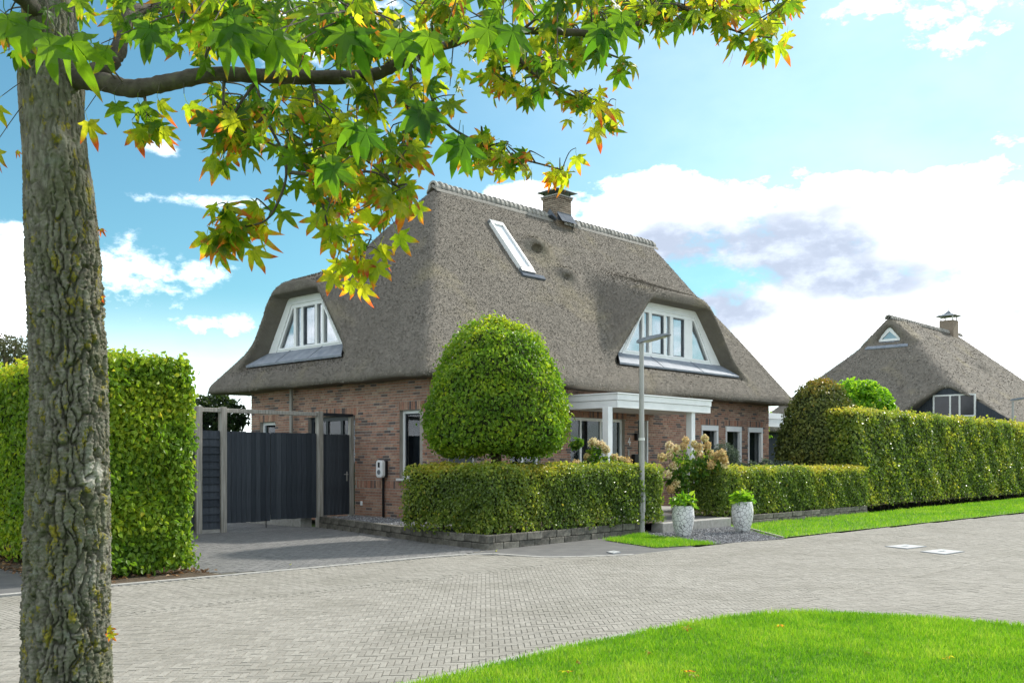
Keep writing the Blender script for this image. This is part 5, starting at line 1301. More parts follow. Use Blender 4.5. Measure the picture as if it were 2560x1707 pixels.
# hydrangeas
def hydrangea(label, base_uv, heads_px, Y, leaf_lobes, nleaf, rh):
    bxw = W(*base_uv); root = thing('hydrangea', label, 'shrub', (bxw[0], bxw[1], 0.2))
    st = MB((bxw[0], bxw[1], 0.2)); HP, HN, HT = [], [], []
    for i, (px, py, yo) in enumerate(heads_px):
        p = P3(px, py, Y + yo); n = 90; d = unit(rng.normal(0, 1, (n, 3))); q = p + d * rh * rng.uniform(0.85, 1.1, (n, 1)) * rng.uniform(0.8, 1.15) * [1, 1, 1.1]
        HP.append(q - [bxw[0], bxw[1], 0.2]); HN.append(d); HT.append(np.clip(rng.uniform(0.05, 0.85) + rng.normal(0, .1, n), 0, 1))
        b = np.array([bxw[0] + rng.normal(0, .1), bxw[1] + rng.normal(0, .1), 0.2]); mdl = (b + p) / 2 + [0, 0, 0.12]
        sm_ = MB((bxw[0], bxw[1], 0.2)); sm_.tube([b, mdl, p], [0.012, 0.008, 0.005], 5); sm_.build('stem', MT['stem'], root)
        m = MB(p); m.lathe([(0.01, p[2] - rh * .8), (rh * .75, p[2] - rh * .4), (rh * .85, p[2] + rh * .2), (rh * .4, p[2] + rh * .8), (0.01, p[2] + rh * .9)], 8, (p[0], p[1])); 
        fh = m.build('flower_head', MT['petal_core'], root, loc=tuple(p - [bxw[0], bxw[1], 0.2]))
        me = leaves_mesh(HP[-1] - (p - [bxw[0], bxw[1], 0.2]), d, 0.042, HT[-1], aspect=0.95, jitter=0.5, droop=0); obj('petals', me, MT['petal'], fh, 'stuff')
    q, T = [], []
    for px, py, r, yo in leaf_lobes:
        p = P3(px, py, Y + yo); d = unit(rng.normal(0, 1, (nleaf, 3))); q.append(p + d * (r / F_PX * Y) * rng.uniform(0.4, 1.0, (nleaf, 1))); T.append(d)
    q = np.concatenate(q); d = np.concatenate(T); q[:, 2] = np.maximum(q[:, 2], 0.25)
    obj('foliage', leaves_mesh(q - [bxw[0], bxw[1], 0.2], unit(d + [0, -.3, .4]), 0.11, rng.normal(0.5, .25, len(q)), aspect=0.6, jitter=0.6), MT['leaf_lime2'], root, 'stuff')
MT['petal_core'] = simple('flower_core', [(0.3, (0.34, 0.23, 0.10)), (0.7, (0.5, 0.36, 0.17))], 0.9, 30)
MT['leaf_lime2'] = leafmat('hydrangea_leaf', [(0, (0.03, 0.08, 0.012)), (0.5, (0.07, 0.16, 0.018)), (1, (0.22, 0.30, 0.03))], [(0, (0.06, 0.18, 0.01)), (0.5, (0.2, 0.4, 0.02)), (1, (0.5, 0.6, 0.05))], trans=0.36)
c4 = lambda x, y: (1500 + x / 2.375, 740 + y / 2.375)
HH = [(410, 890), (510, 860), (455, 910), (560, 880), (622, 845), (590, 900), (640, 885), (415, 945), (590, 948), (655, 935), (692, 945), (725, 932), (735, 965), (435, 1005), (400, 1060), (352, 1018), (660, 1000), (452, 1115), (420, 1148), (365, 955), (690, 975), (740, 995), (495, 890)]
hY = 22.6
hydrangea('large hydrangea with tan flower heads in the gap between the two low hedges', gpx(1712, 1306), [(*c4(x, y), rng.uniform(-.45, .05)) for x, y in HH], hY,
          [(*c4(x, y), r, 0) for x, y, r in ((470, 980, 34), (560, 970, 34), (640, 975, 26), (450, 1060, 30), (520, 1050, 34), (600, 1020, 30), (480, 1120, 26), (430, 1090, 20), (700, 1000, 20), (500, 1160, 18))], 90, 0.086)
c3 = lambda x, y: (980 + x / 2.45, 760 + y / 2.45)
hydrangea('hydrangea with brown and cream flower heads behind the low hedge by the entrance', (2.5, -2.6), [(*c3(x, y), rng.uniform(-.1, .1)) for x, y in ((1232, 850), (1283, 862), (1310, 890), (1198, 936), (1365, 942), (1408, 958), (1128, 980), (1440, 968))], 20.6,
          [(*c3(x, y), r, 0) for x, y, r in ((1240, 900, 16), (1280, 930, 18), (1220, 970, 24), (1330, 970, 22), (1120, 860, 10), (1150, 840, 8), (1400, 985, 14))], 40, 0.085)
bx, lb = lobes_px(1812, 25.5, [(1812, 1130, 30, 0), (1798, 1140, 22, 0), (1828, 1142, 22, 0)])
blob_tree('round_bush', 'round grey green bush behind the hydrangea by the narrow windows', 'shrub', (bx, 25.5), 0.2, lb, 1800, 0.05, 'leaf_grey', trunk_r=0.03, aspect=0.4)
bx, lb = lobes_px(1880, 26.5, [(1850, 1166, 16, 0), (1880, 1163, 14, 0), (1915, 1160, 16, 0.5), (1940, 1162, 13, 1), (1965, 1166, 16, 1)])
blob_tree('garden_plants', 'low leafy plants behind the long low hedge under the narrow windows', 'plant', (bx, 26.5), 0.2, lb, 1500, 0.06, 'leaf_grey', trunk_r=0.02)
# dead leaves under the hornbeam hedge
q = np.stack([rng.uniform(-9.2, -7.2, 1600), rng.uniform(-3.9, 5, 1600), rng.uniform(0.008, 0.03, 1600)], 1); c = (-8.2, 0.5)
lit = obj('leaf_litter', leaves_mesh(q - [c[0], c[1], 0], np.tile([0, 0, 1.0], (1600, 1)), 0.06, rng.uniform(0, 1, 1600), jitter=0.35, droop=0), MT['litter'], None, 'stuff'); lit.location = W(*c, 0); lit.rotation_euler = (0, 0, ANG)
tag(lit, 'brown dead leaves scattered under the tall hornbeam hedge', 'leaves')

# white flat-roofed carport beside the far gable
cp = site_thing('carport', 'white flat-roofed carport with dark opening beside the far house corner', 'carport', 15.2, 1.0, 0.0)
part_box(cp, 'roof', 'offwhite', 14.72, 18.6, 1.1, 6.0, 2.86, 3.10); part_box(cp, 'fascia_board', 'white', 14.72, 18.6, 1.04, 1.095, 2.66, 2.92); part_box(cp, 'fascia_board', 'white', 14.72, 18.6, 1.02, 1.093, 2.93, 3.13)
part_box(cp, 'back_wall', 'dark_frame', 14.72, 18.6, 5.9, 6.0, 0, 2.85); part_box(cp, 'post', 'white', 18.4, 18.52, 1.15, 1.27, 0, 2.855); part_box(cp, 'side_door', 'tar_wood', 14.8, 18.3, 2.4, 2.46, 0, 2.0)

# ------------------------------------------------------------------ neighbouring thatched house
NU, NVv = 33.2, -0.6           # near corner of its walls
nb = site_thing('thatched_house', 'smaller looking distant thatched house with triangular gablet window behind the tall hedge', 'house', NU, NVv, 0)
nUR0, nUR1, nVR, nZR, nEu1, nEv1 = 36.6, 46.4, 5.0, 8.95, 51.5, 11.2
h = 0.15; lo = np.array([31.9, -2.0, 2.6]); hi = np.array([52.4, 12.2, 9.5])
gx, gy, gz = [np.arange(lo[i], hi[i] + h, h) for i in range(3)]; Ug, Vg, Zg = np.meshgrid(gx, gy, gz, indexing='ij')
def pl2(d, z, k): return (z - 3.2 - k * d) / math.hypot(1, k)
zr = nZR - 3.2
f_ = pl2(Vg - (NVv - .7), Zg, zr / (nVR - NVv + .7)); b_ = pl2(nEv1 - Vg, Zg, zr / (nEv1 - nVR)); l_ = pl2(Ug - (NU - .8), Zg, zr / (nUR0 + 0.9 - NU + .8)); r_ = pl2(nEu1 - Ug, Zg, zr / (nEu1 - nUR1))
D = smax(smax(f_, b_, 0.3), smax(l_, r_, 0.5), 0.5)
# ridge carried forward over the gablet
gab = smax(smax(f_, b_, 0.3), smax(-(Ug - 36.25), -(Zg - 7.55), 0.2), 0.2); gab = smax(gab, Ug - 40, 0.3); D = smin(D, gab, 0.25)
# cut for the gablet window and for the dark gable at the near corner
gc = smax(np.abs(Vg - nVR) * 0.77 + (Zg - 8.45) * 0.64, smax(Ug - 36.75, 7.62 - Zg, 0.05), 0.05); D = smax(D, -gc, 0.08)
D = smin(D, np.sqrt(((Ug - 42.3) / 1.5) ** 2 + (Vg - 2.6) ** 2 + (Zg - 6.4) ** 2) - 0.45, 0.6)
D = smax(D, -(Vg - NVv + .7), 0.2); D = smax(D, -(Ug - NU + .8), 0.2); D = smax(D, Ug - nEu1, .2); D = smax(D, Vg - nEv1, .2); D = smax(D, 2.95 - Zg, 0.15)
gcv = 1.4       # gable opening centre along v
arch = smax((Vg - gcv) * 0.63 + (Zg - 5.05) * 0.77, -(Vg - gcv) * 0.49 + (Zg - 5.05) * 0.87, 0.5); ac = smax(smax(arch, Ug - 34.9, 0.1), -(Zg - 1.0), 0.1); D = smax(D, -ac, 0.25)
NVt, NQ = surfnet(D, lo, h); del D, Ug, Vg, Zg, f_, b_, l_, r_, gab, gc, arch, ac
o0 = np.array([NU, NVv, 0.0])
nroof = obj('roof', mesh_np('roof', NVt - o0, NQ, smooth=True), MT['thatch'], nb)
reeds('reed_ends', NVt - o0, NQ, 36000, 0.12, 0.03, nroof, lambda c, n: (n[:, 2] > -0.2) * ((c[:, 1] + NVv < 6) | (c[:, 0] < 4)) * 1.0)
mb = MB(o0); mb.box(NU, nEu1 - .7, NVv, nEv1 - .7, 0, 3.1); mb.build('wall', MT['tar_wood'], nb)
mb = MB(o0); mb.quad((34.2, gcv - 3.6, 2.9), (34.2, gcv + 2.9, 2.9), (34.2, gcv, 5.2)); mb.build('gable_boarding', MT['tar_wood'], nb)
wd = MB(o0); s0, s1, z0, z1 = 0.0, 1.95, 3.55, 4.62
for a, b, c, d in ((s0, s1, z0, z0 + .07), (s0, s1, z1 - .07, z1)): wd.box(34.13, 34.19, a, b, c, d)
for q in (s0 + .035, s0 + .72, s0 + 1.15, s1 - .035): wd.box(34.125, 34.188, q - .04, q + .04, z0 + .07, z1 - .07)
wd = wd.build('window', MT['offwhite'], nb)
for a, b in ((s0 + .07, s0 + .68), (s0 + .76, s0 + 1.11), (s0 + 1.19, s1 - .07)):
    m = MB(o0); m.box(34.15, 34.16, a, b, z0 + .07, z1 - .07); m.build('pane', MT['dark_pane'], wd)
m = MB(o0); gw = [(36.42, nVR - .84, 7.68), (36.42, nVR + .84, 7.68), (36.42, nVR, 8.42)]; gi = [(36.42, nVR - .42, 7.80), (36.42, nVR + .42, 7.80), (36.42, nVR, 8.18)]
for k in range(3): a, b, c, d = gw[k], gw[(k + 1) % 3], gi[(k + 1) % 3], gi[k]; m.hexa([np.array(x) + [0.1, 0, 0] for x in (a, b, c, d)] + [np.array(x) for x in (a, b, c, d)])
gwin = m.build('gablet_window', MT['white'], nb)
m = MB(o0); m.quad(*[np.array(p) + [.05, 0, 0] for p in gi]); m.build('pane', MT['blue_pane'] if 'blue_pane' in MT else MT['glass_dormer'], gwin)
m = MB(o0); m.quad(*[np.array(p) + [.3, 0, 0] for p in gw]); m.build('curtain', MT['curtain'], gwin)
m = MB(o0); m.hexa([(35.98, nVR - 1.12, 7.28), (35.98, nVR + 1.12, 7.28), (36.45, nVR + 0.95, 7.55), (36.45, nVR - 0.95, 7.55), (35.98, nVR - 1.12, 7.34), (35.98, nVR + 1.12, 7.34), (36.45, nVR + 0.95, 7.66), (36.45, nVR - 0.95, 7.66)]); m.build('lead_apron', MT['lead'], gwin)
rt2 = None
for u in np.arange(36.3, 46.6, 0.3):
    if rt2 is None: o = ridge_mesh().build('ridge_tile', MT['ridge'], nroof); rt2 = o.data
    else: o = bpy.data.objects.new('ridge_tile', rt2); COL.objects.link(o); o.parent = nroof
    o.scale = (1.25, 1.2, 1.1); o.location = (u - NU, nVR - NVv, nZR - 0.1)
cu0 = 44.9; m = MB((cu0, nVR, 8.0)); m.box(cu0 - .4, cu0 + .4, nVR - .4, nVR + .4, 8.0, 9.6); nc = m.build('chimney', MT['chimney_brick'], nb, loc=(cu0 - NU, nVR - NVv, 8.0))
for a in (-.33, .33):
    for b in (-.33, .33): m = MB((cu0, nVR, 8.0)); m.box(cu0 + a - .03, cu0 + a + .03, nVR + b - .03, nVR + b + .03, 9.6, 9.85); m.build('cap_rod', MT['offwhite'], nc)
m = MB((cu0, nVR, 8.0)); A = [(cu0 - .62, nVR - .62), (cu0 + .62, nVR - .62), (cu0 + .62, nVR + .62), (cu0 - .62, nVR + .62)]; B = [((p[0] - cu0) * .35 + cu0, (p[1] - nVR) * .35 + nVR) for p in A]
for i in range(4):
    p, q, r_, s_ = A[i], A[(i + 1) % 4], B[(i + 1) % 4], B[i]; m.quad((*p, 9.85), (*q, 9.85), (*r_, 10.0), (*s_, 10.0)); m.quad((*s_, 10.0), (*r_, 10.0), (cu0, nVR, 10.22))
m.quad(*[(*p, 9.85) for p in A]); m.lathe([(.03, 10.15), (.03, 10.4)], 6, (cu0, nVR)); m.build('chimney_cap', MT['lamp_dark'], nc)

# ------------------------------------------------------------------ the sweetgum tree in front
TY = 4.6
tree = thing('sweetgum_tree', 'sweetgum tree with furrowed lichen-covered trunk and star-shaped autumn leaves at the lawn edge', 'tree', (P3(167, 1707, TY)[0], TY, 0.0))
T0 = np.array(tree.location)
tp = [(172, 1980, 222), (167, 1707, 206), (168, 1560, 201), (169, 1400, 198), (172, 1200, 190), (174, 1000, 182), (170, 850, 181), (158, 653, 181), (145, 470, 176), (136, 370, 165), (127, 272, 165), (128, 190, 172), (126, 130, 158), (122, 40, 140), (116, -120, 118), (110, -400, 96), (120, -760, 66), (135, -1150, 34)]
pc = np.array([P3(a, b, TY) for a, b, c in tp]); pr_ = np.array([c / 2 / F_PX * TY for a, b, c in tp])
NZ, NT_ = 840, 220
zz = np.concatenate([np.linspace(-0.05, 3.75, 740), np.linspace(3.76, pc[-1, 2], NZ - 740)])
o_ = np.argsort(pc[:, 2]); cxs = np.interp(zz, pc[o_, 2], pc[o_, 0]); rs = np.interp(zz, pc[o_, 2], pr_[o_])
ker = np.hanning(41); ker /= ker.sum(); sm = lambda a: np.convolve(np.pad(a, 20, 'edge'), ker, 'valid'); cxs, rs = sm(cxs), sm(rs)
rs = rs + 0.05 * np.exp(-((zz + 0.05) / 0.25) ** 2)
th = np.linspace(0, 2 * math.pi, NT_, endpoint=False)
TH, ZZ = np.meshgrid(th, zz)
wr = 32; X = TH / (2 * math.pi) * wr
wx = 0.9 * (vnoise2(TH / (2 * math.pi) * 10, ZZ * 5.5, 11, 10) - 0.5) + 0.8 * (vnoise2(TH / (2 * math.pi) * 30, ZZ * 15, 12, 30) - 0.5) + 0.5 * (vnoise2(TH / (2 * math.pi) * 60, ZZ * 40, 13, 60) - 0.5)
f1, f2, cid = voro2(X + wx, ZZ * 4.6 + 0.8 * (vnoise2(TH / (2 * math.pi) * 30, ZZ * 9, 15, 30) - .5), 20, wr)
g1, g2, _ = voro2(X * 3 + wx * 3, ZZ * 48.0, 31, wr * 3)
plate = np.clip((f2 - f1) / 0.19, 0, 1); plate = plate * plate * (3 - 2 * plate)
sub = np.clip((g2 - g1) / 0.5, 0, 1)
fine = 0.55 * vnoise2(TH / (2 * math.pi) * 60, ZZ * 50, 40, 60) + 0.45 * rng.random(TH.shape)
topfade = np.clip((3.1 - ZZ) / 0.8, 0.25, 1)
hgt = (0.030 * plate + 0.008 * sub * plate + 0.013 * fine * (0.4 + 0.6 * plate) + 0.009 * (cid - .5)) * topfade - 0.030 * topfade - 0.013
# branch collar and knots
RR = rs[:, None] * (1 + 0.03 * np.sin(TH * 2 + ZZ * 1.3) + 0.02 * np.sin(TH * 3 - ZZ * 2)) + hgt
kz = P3(165, 385, TY)[2]; RR += 0.028 * np.exp(-(((ZZ - kz) / 0.09) ** 2 + ((TH - 5.2) / 0.45) ** 2)) - 0.03 * np.exp(-(((ZZ - kz) / 0.028) ** 2 + ((TH - 5.2) / 0.12) ** 2))
V = np.stack([cxs[:, None] + RR * np.cos(TH), TY + RR * np.sin(TH), ZZ], 2).reshape(-1, 3) - T0
i, j = np.meshgrid(np.arange(NZ - 1), np.arange(NT_), indexing='ij'); j2 = (j + 1) % NT_
Fq = np.stack([i * NT_ + j, i * NT_ + j2, (i + 1) * NT_ + j2, (i + 1) * NT_ + j], 2).reshape(-1, 4)
pale_patch = (((ZZ - P3(245, 1185, TY)[2]) / 0.075) ** 2 + ((TH - 5.75) / 0.33) ** 2 < 1.0 - 0.6 * fine) & (plate > 0.25)  # ragged pale patch on the right side of the trunk
bark, t = newmat('sweetgum_bark')
at = nd(t, 'ShaderNodeAttribute', {'attribute_name': 'plate'}).outputs['Fac']; sc_ = nd(t, 'ShaderNodeAttribute', {'attribute_name': 'pale_patch'}).outputs['Fac']
co = nd(t, 'ShaderNodeTexCoord').outputs['Object']
c = ramp(t, tnoise(t, 26, 5, 0.65, vec=co, sc=(1, 1, 0.5)), [(0.3, (0.11, 0.10, 0.08)), (0.5, (0.20, 0.188, 0.152)), (0.7, (0.31, 0.30, 0.255))])
li = M(t, 'MULTIPLY', SS(t, tnoise(t, 20, 4, 0.65, vec=co, sc=(1, 1, 0.6)), 0.565, 0.63), SS(t, at, 0.25, 0.6))
grn = M(t, 'MULTIPLY', SS(t, tnoise(t, 4.5, 4, 0.6, vec=co), 0.45, 0.62), 0.5)
c = MIX(t, grn, c, (0.105, 0.115, 0.055)); c = MIX(t, M(t, 'MULTIPLY', li, 0.85), c, ramp(t, tnoise(t, 60, 3, vec=co), [(0.35, (0.17, 0.15, 0.02)), (0.65, (0.38, 0.32, 0.03))]))
c = MIX(t, M(t, 'MULTIPLY', SS(t, tnoise(t, 16, 4, vec=co), 0.6, 0.7), 0.5), c, (0.26, 0.28, 0.24)); c = MIX(t, sc_, c, (0.52, 0.49, 0.44))
p = nd(t, 'ShaderNodeBsdfPrincipled', Base_Color=c, Roughness=0.92); p.inputs['Specular IOR Level'].default_value = 0.2
b = nd(t, 'ShaderNodeBump', Strength=1.0, Distance=0.012, Height=tnoise(t, 90, 6, 0.75, vec=co)); t.links.new(b.outputs[0], p.inputs['Normal']); nd(t, 'ShaderNodeOutputMaterial', Surface=p.outputs[0])
obj('trunk', mesh_np('trunk', V, Fq, {'plate': plate.ravel(), 'pale_patch': pale_patch.ravel() * 0.9}, smooth=True), bark, tree)
# limbs and twigs, laid out from the photograph with distances along the branch
def curve(pts, n=6):
    P = [P3(*p) for p in pts]; return smooth_curve(P, n)
SK = []            # skeleton points (position, radius)
def limb(name, pts, r0, r1, n=8, sides=10, mat='bark_small', rough=0.05, world=False):
    c = smooth_curve(pts, n) if world else curve(pts, n); m = len(c); rad = np.linspace(r0, r1, m) * (1 + rough * rng.normal(0, 1, m))
    mb = MB(T0); mb.tube(list(c), list(rad), sides); o = mb.build(name, MT[mat], tree, smooth=True)
    SK.append(np.column_stack([c, rad])); return c
limb('branch', [(128, 190, 4.6), (200, 200, 4.55), (260, 206, 4.52), (330, 222, 4.48), (420, 207, 4.45), (530, 186, 4.42), (650, 190, 4.4), (800, 194, 4.38), (930, 188, 4.4), (1010, 152, 4.42), (1080, 126, 4.45), (1200, 88, 4.5), (1330, 78, 4.6), (1500, 82, 4.7), (1600, 58, 4.8), (1690, 12, 4.9)], 0.047, 0.010, 8, 14)
limb('branch', [(215, 190, 4.55), (285, 150, 4.58), (308, 80, 4.65), (335, 30, 4.75), (420, 12, 4.95), (600, -60, 5.3), (800, -140, 5.6)], 0.044, 0.016, 8, 12)
limb('branch', [(120, 60, 4.6), (60, 0, 4.4), (-60, -80, 4.2), (-200, -120, 4.0)], 0.045, 0.015)
limb('branch', [(118, -60, 4.6), (300, -200, 4.3), (700, -260, 3.9), (1200, -240, 3.6), (1600, -160, 3.7)], 0.05, 0.012)
limb('branch', [(114, -200, 4.6), (500, -420, 5.2), (1000, -520, 5.9), (1500, -480, 6.3)], 0.045, 0.012)
TW = [
 [(640, 205, 4.4), (662, 290, 4.32), (702, 370, 4.25), (716, 430, 4.2), (702, 490, 4.15), (668, 548, 4.1), (620, 566, 4.05), (570, 574, 4.0)],
 [(780, 205, 4.38), (800, 290, 4.3), (808, 372, 4.28), (803, 470, 4.25), (818, 560, 4.2), (850, 620, 4.18), (900, 640, 4.15)],
 [(1022, 160, 4.42), (1062, 192, 4.4), (1090, 270, 4.42), (1130, 320, 4.48), (1205, 362, 4.52), (1270, 390, 4.6), (1350, 410, 4.65), (1405, 425, 4.68)],
 [(1025, 165, 4.42), (1028, 225, 4.36), (1012, 330, 4.3), (1004, 400, 4.26), (985, 460, 4.24), (950, 520, 4.2)],
 [(1275, 90, 4.55), (1312, 165, 4.6), (1380, 215, 4.65), (1450, 248, 4.7), (1520, 285, 4.75)],
 [(360, 235, 4.48), (370, 290, 4.45)], [(560, 205, 4.42), (556, 300, 4.4)],
 [(900, 185, 4.4), (925, 205, 4.35), (945, 260, 4.3)], [(880, 110, 4.5), (920, 165, 4.42), (932, 200, 4.3)],
 [(1690, 12, 4.9), (1770, 50, 4.95), (1860, 85, 5.0), (1930, 95, 5.05)], [(1640, 40, 4.85), (1780, 8, 5.0), (1900, 5, 5.1), (1985, -10, 5.1)],
 [(702, 370, 4.25), (790, 362, 4.2), (870, 385, 4.1)], [(716, 430, 4.2), (830, 440, 4.1), (930, 430, 4.05), (1000, 470, 4.0)],
 [(1450, 80, 4.68), (1500, 125, 4.7), (1560, 150, 4.75)], [(500, 190, 4.43), (530, 100, 4.3), (570, 40, 4.1), (640, 0, 4.0)], [(740, 192, 4.38), (760, 120, 4.2), (840, 60, 4.0), (930, 30, 3.9)],
 [(1100, 120, 4.45), (1080, 60, 4.3), (1120, 0, 4.1)], [(1300, 80, 4.58), (1360, 30, 4.5), (1400, -20, 4.4)], [(640, 205, 4.4), (600, 260, 4.35), (560, 330, 4.3)], [(662, 290, 4.32), (610, 340, 4.28), (560, 380, 4.25)]]
for w_ in TW: limb('twig', w_, 0.0085, 0.0035, 6, 6)
# the star leaf
def star_leaf(droop, curl, seed):
    r = np.random.default_rng(seed); lob = [(-108, 0.70), (-52, 1.02), (0, 1.2), (52, 1.02), (108, 0.70)]
    V, Fc, tipv = [(0, 0, 0)], [], [0.0]
    def add(a, rad, z=0.0, tp_=None):
        a = math.radians(a); x, y = rad * math.sin(a), -rad * math.cos(a); V.append((x, y, z)); tipv.append(rad if tp_ is None else tp_); return len(V) - 1
    base = add(180, 0.12)
    val = [add(-150, 0.34)] + [add((lob[i][0] + lob[i + 1][0]) / 2, 0.43) for i in range(4)] + [add(150, 0.34)]
    for i, (a, L) in enumerate(lob):
        a += r.normal(0, 4); L *= r.uniform(0.9, 1.08)
        m1, m2 = add(a, L * 0.45, -0.02), add(a, L * 0.75, -0.02); tp_ = add(a + r.normal(0, 4), L, 0, L)
        sl, sr = add(a - 19, L * 0.55, 0.03), add(a + 19, L * 0.55, 0.03); ql, qr = add(a - 8.5, L * 0.78, 0.02), add(a + 8.5, L * 0.78, 0.02)
        Fc += [[0, m1, sl, val[i]], [m1, m2, ql, sl], [m2, tp_, ql], [0, val[i + 1], sr, m1], [m1, sr, qr, m2], [m2, qr, tp_]]
    Fc += [[0, val[0], base], [0, base, val[5]]]
    V = np.array(V); rad = np.hypot(V[:, 0], V[:, 1]); V[:, 2] -= droop * rad ** 2 + curl * V[:, 0] * np.abs(V[:, 0])
    V[:, 2] += 0.05 * np.sin(rad * 6 + V[:, 0] * 3)
    # petiole, from the leaf base up and back
    n0 = len(V); pet = np.array([(0, 0.02, 0), (0, 0.35, 0.10 + 0.1 * droop), (0.03, 0.72, 0.10)])
    k = 0
    for p in pet:
        for q in range(3):
            a = q * 2.094; V = np.vstack([V, p + [0.016 * math.cos(a), 0, 0.016 * math.sin(a)]]); tipv.append(0.0)
    for s in range(2):
        for q in range(3): Fc.append([n0 + s * 3 + q, n0 + s * 3 + (q + 1) % 3, n0 + s * 3 + 3 + (q + 1) % 3, n0 + s * 3 + 3 + q])
    V = V - np.array([0.03, 0.72, 0.10])     # origin where it joins the twig
    return V, Fc, np.array(tipv)
LV = [star_leaf(d, c_, s) for d, c_, s in ((0.25, 0.05, 1), (0.45, -0.1, 2), (0.1, 0.25, 3), (0.7, 0.1, 4), (0.3, -0.35, 5), (1.0, 0.0, 6), (0.5, 0.4, 7), (0.15, -0.15, 8), (0.9, -0.3, 9))]
def sg_mat(name, single):
    m, t = newmat(name)
    if single: au_ = nd(t, 'ShaderNodeAttribute', {'attribute_name': 'autumn', 'attribute_type': 'OBJECT'}).outputs['Fac']; rn = nd(t, 'ShaderNodeObjectInfo').outputs['Random']
    else: au_ = nd(t, 'ShaderNodeAttribute', {'attribute_name': 'autumn'}).outputs['Fac']; rn = nd(t, 'ShaderNodeAttribute', {'attribute_name': 'rnd'}).outputs['Fac']
    tip = nd(t, 'ShaderNodeAttribute', {'attribute_name': 'tip'}).outputs['Fac']; co = nd(t, 'ShaderNodeTexCoord').outputs['Object']
    nz_ = tnoise(t, 14 if not single else 1.6, 3, vec=co)
    g_ = MIX(t, rn, (0.032, 0.095, 0.010), (0.06, 0.14, 0.012)); y_ = MIX(t, rn, (0.19, 0.26, 0.016), (0.34, 0.32, 0.02)); o_c = MIX(t, rn, (0.42, 0.12, 0.02), (0.36, 0.05, 0.02))
    gt = MIX(t, rn, (0.08, 0.225, 0.010), (0.20, 0.365, 0.012)); yt = MIX(t, rn, (0.68, 0.88, 0.022), (1.0, 0.90, 0.035)); ot = MIX(t, rn, (0.85, 0.30, 0.03), (0.78, 0.12, 0.03))
    f1_ = SS(t, M(t, 'ADD', au_, M(t, 'MULTIPLY', M(t, 'SUBTRACT', nz_, 0.5), 0.7)), 0.12, 0.72)
    f2_ = SS(t, M(t, 'ADD', M(t, 'ADD', M(t, 'MULTIPLY', tip, 0.95), M(t, 'MULTIPLY', au_, 1.0)), M(t, 'MULTIPLY', M(t, 'SUBTRACT', nz_, 0.5), 0.8)), 0.98, 1.5)
    cd = MIX(t, f2_, MIX(t, f1_, g_, y_), o_c); ct = MIX(t, f2_, MIX(t, f1_, gt, yt), ot)
    p = nd(t, 'ShaderNodeBsdfPrincipled', Base_Color=cd, Roughness=0.4); p.inputs['Specular IOR Level'].default_value = 0.4
    tr = nd(t, 'ShaderNodeBsdfTranslucent', Color=ct)
    mx = nd(t, 'ShaderNodeMixShader', i0=0.70, i1=p.outputs[0], i2=tr.outputs[0]); nd(t, 'ShaderNodeOutputMaterial', Surface=mx.outputs[0]); return m
MT['sg_one'] = sg_mat('sweetgum_leaf', True); MT['sg_all'] = sg_mat('sweetgum_foliage', False)
LM = []
for k, (v, f, tpv) in enumerate(LV):
    me = mesh_np('leaf', v, f, {'tip': tpv}); me.materials.append(MT['sg_one']); LM.append(me)
LEAF = []          # (pos, axis down-lobe, normal, size, variant, autumn)
BR_ = curve([(200, 200, 4.55), (260, 206, 4.52), (330, 222, 4.48), (420, 207, 4.45), (530, 186, 4.42), (650, 190, 4.4), (800, 194, 4.38), (930, 188, 4.4), (1010, 152, 4.42)], 8); BRX, BRY = proj(BR_)
def put_leaf(p, size, aut, axis=None, face=None):
    x_, y_ = proj(np.asarray(p, float) - [0, 0, size * 0.9])
    if 190 < x_ < 1010 and p[1] < 4.6 and abs(y_ - np.interp(x_, BRX, BRY)) < 46 and rng.random() < 0.8: return       # the bough stays bare
    a = unit(np.array([rng.normal(0, .42), rng.normal(0, .42), -1.0]) if axis is None else np.asarray(axis, float))
    nn = np.array([rng.normal(0.25, .55), -1.3 if rng.random() < .8 else 0.6, rng.normal(0.45, .5)]) if face is None else np.asarray(face, float)
    nn = unit(nn - a * np.dot(nn, a)); LEAF.append((np.asarray(p, float), a, nn, size, int(rng.integers(0, 9)), float(np.clip(aut, 0, 1))))
def autumn_at(px, py): return 0.22 + 0.26 * np.clip((py - 150) / 450, 0, 1) + 0.12 * np.clip((px - 1000) / 800, 0, 1)
# leaves along the twigs
for w_ in TW:
    c = curve(w_, 10); L = np.concatenate([[0], np.cumsum(np.linalg.norm(np.diff(c, axis=0), axis=1))])
    for l in np.arange(0.06, L[-1], 0.028):
        p = np.array([np.interp(l, L, c[:, k]) for k in range(3)]); x_, y_ = proj(p)
        if rng.random() < 0.55:
            side_ = np.array([rng.normal(0, .6), rng.normal(0, .6), -0.55]); put_leaf(p, rng.uniform(0.055, 0.088), autumn_at(x_, y_) + rng.normal(0, .2), axis=side_)
    for q in range(4): put_leaf(c[-1], rng.uniform(0.055, 0.085), autumn_at(*proj(c[-1])) + rng.normal(.08, .2), axis=(rng.normal(0, .7), rng.normal(0, .5), -0.7))
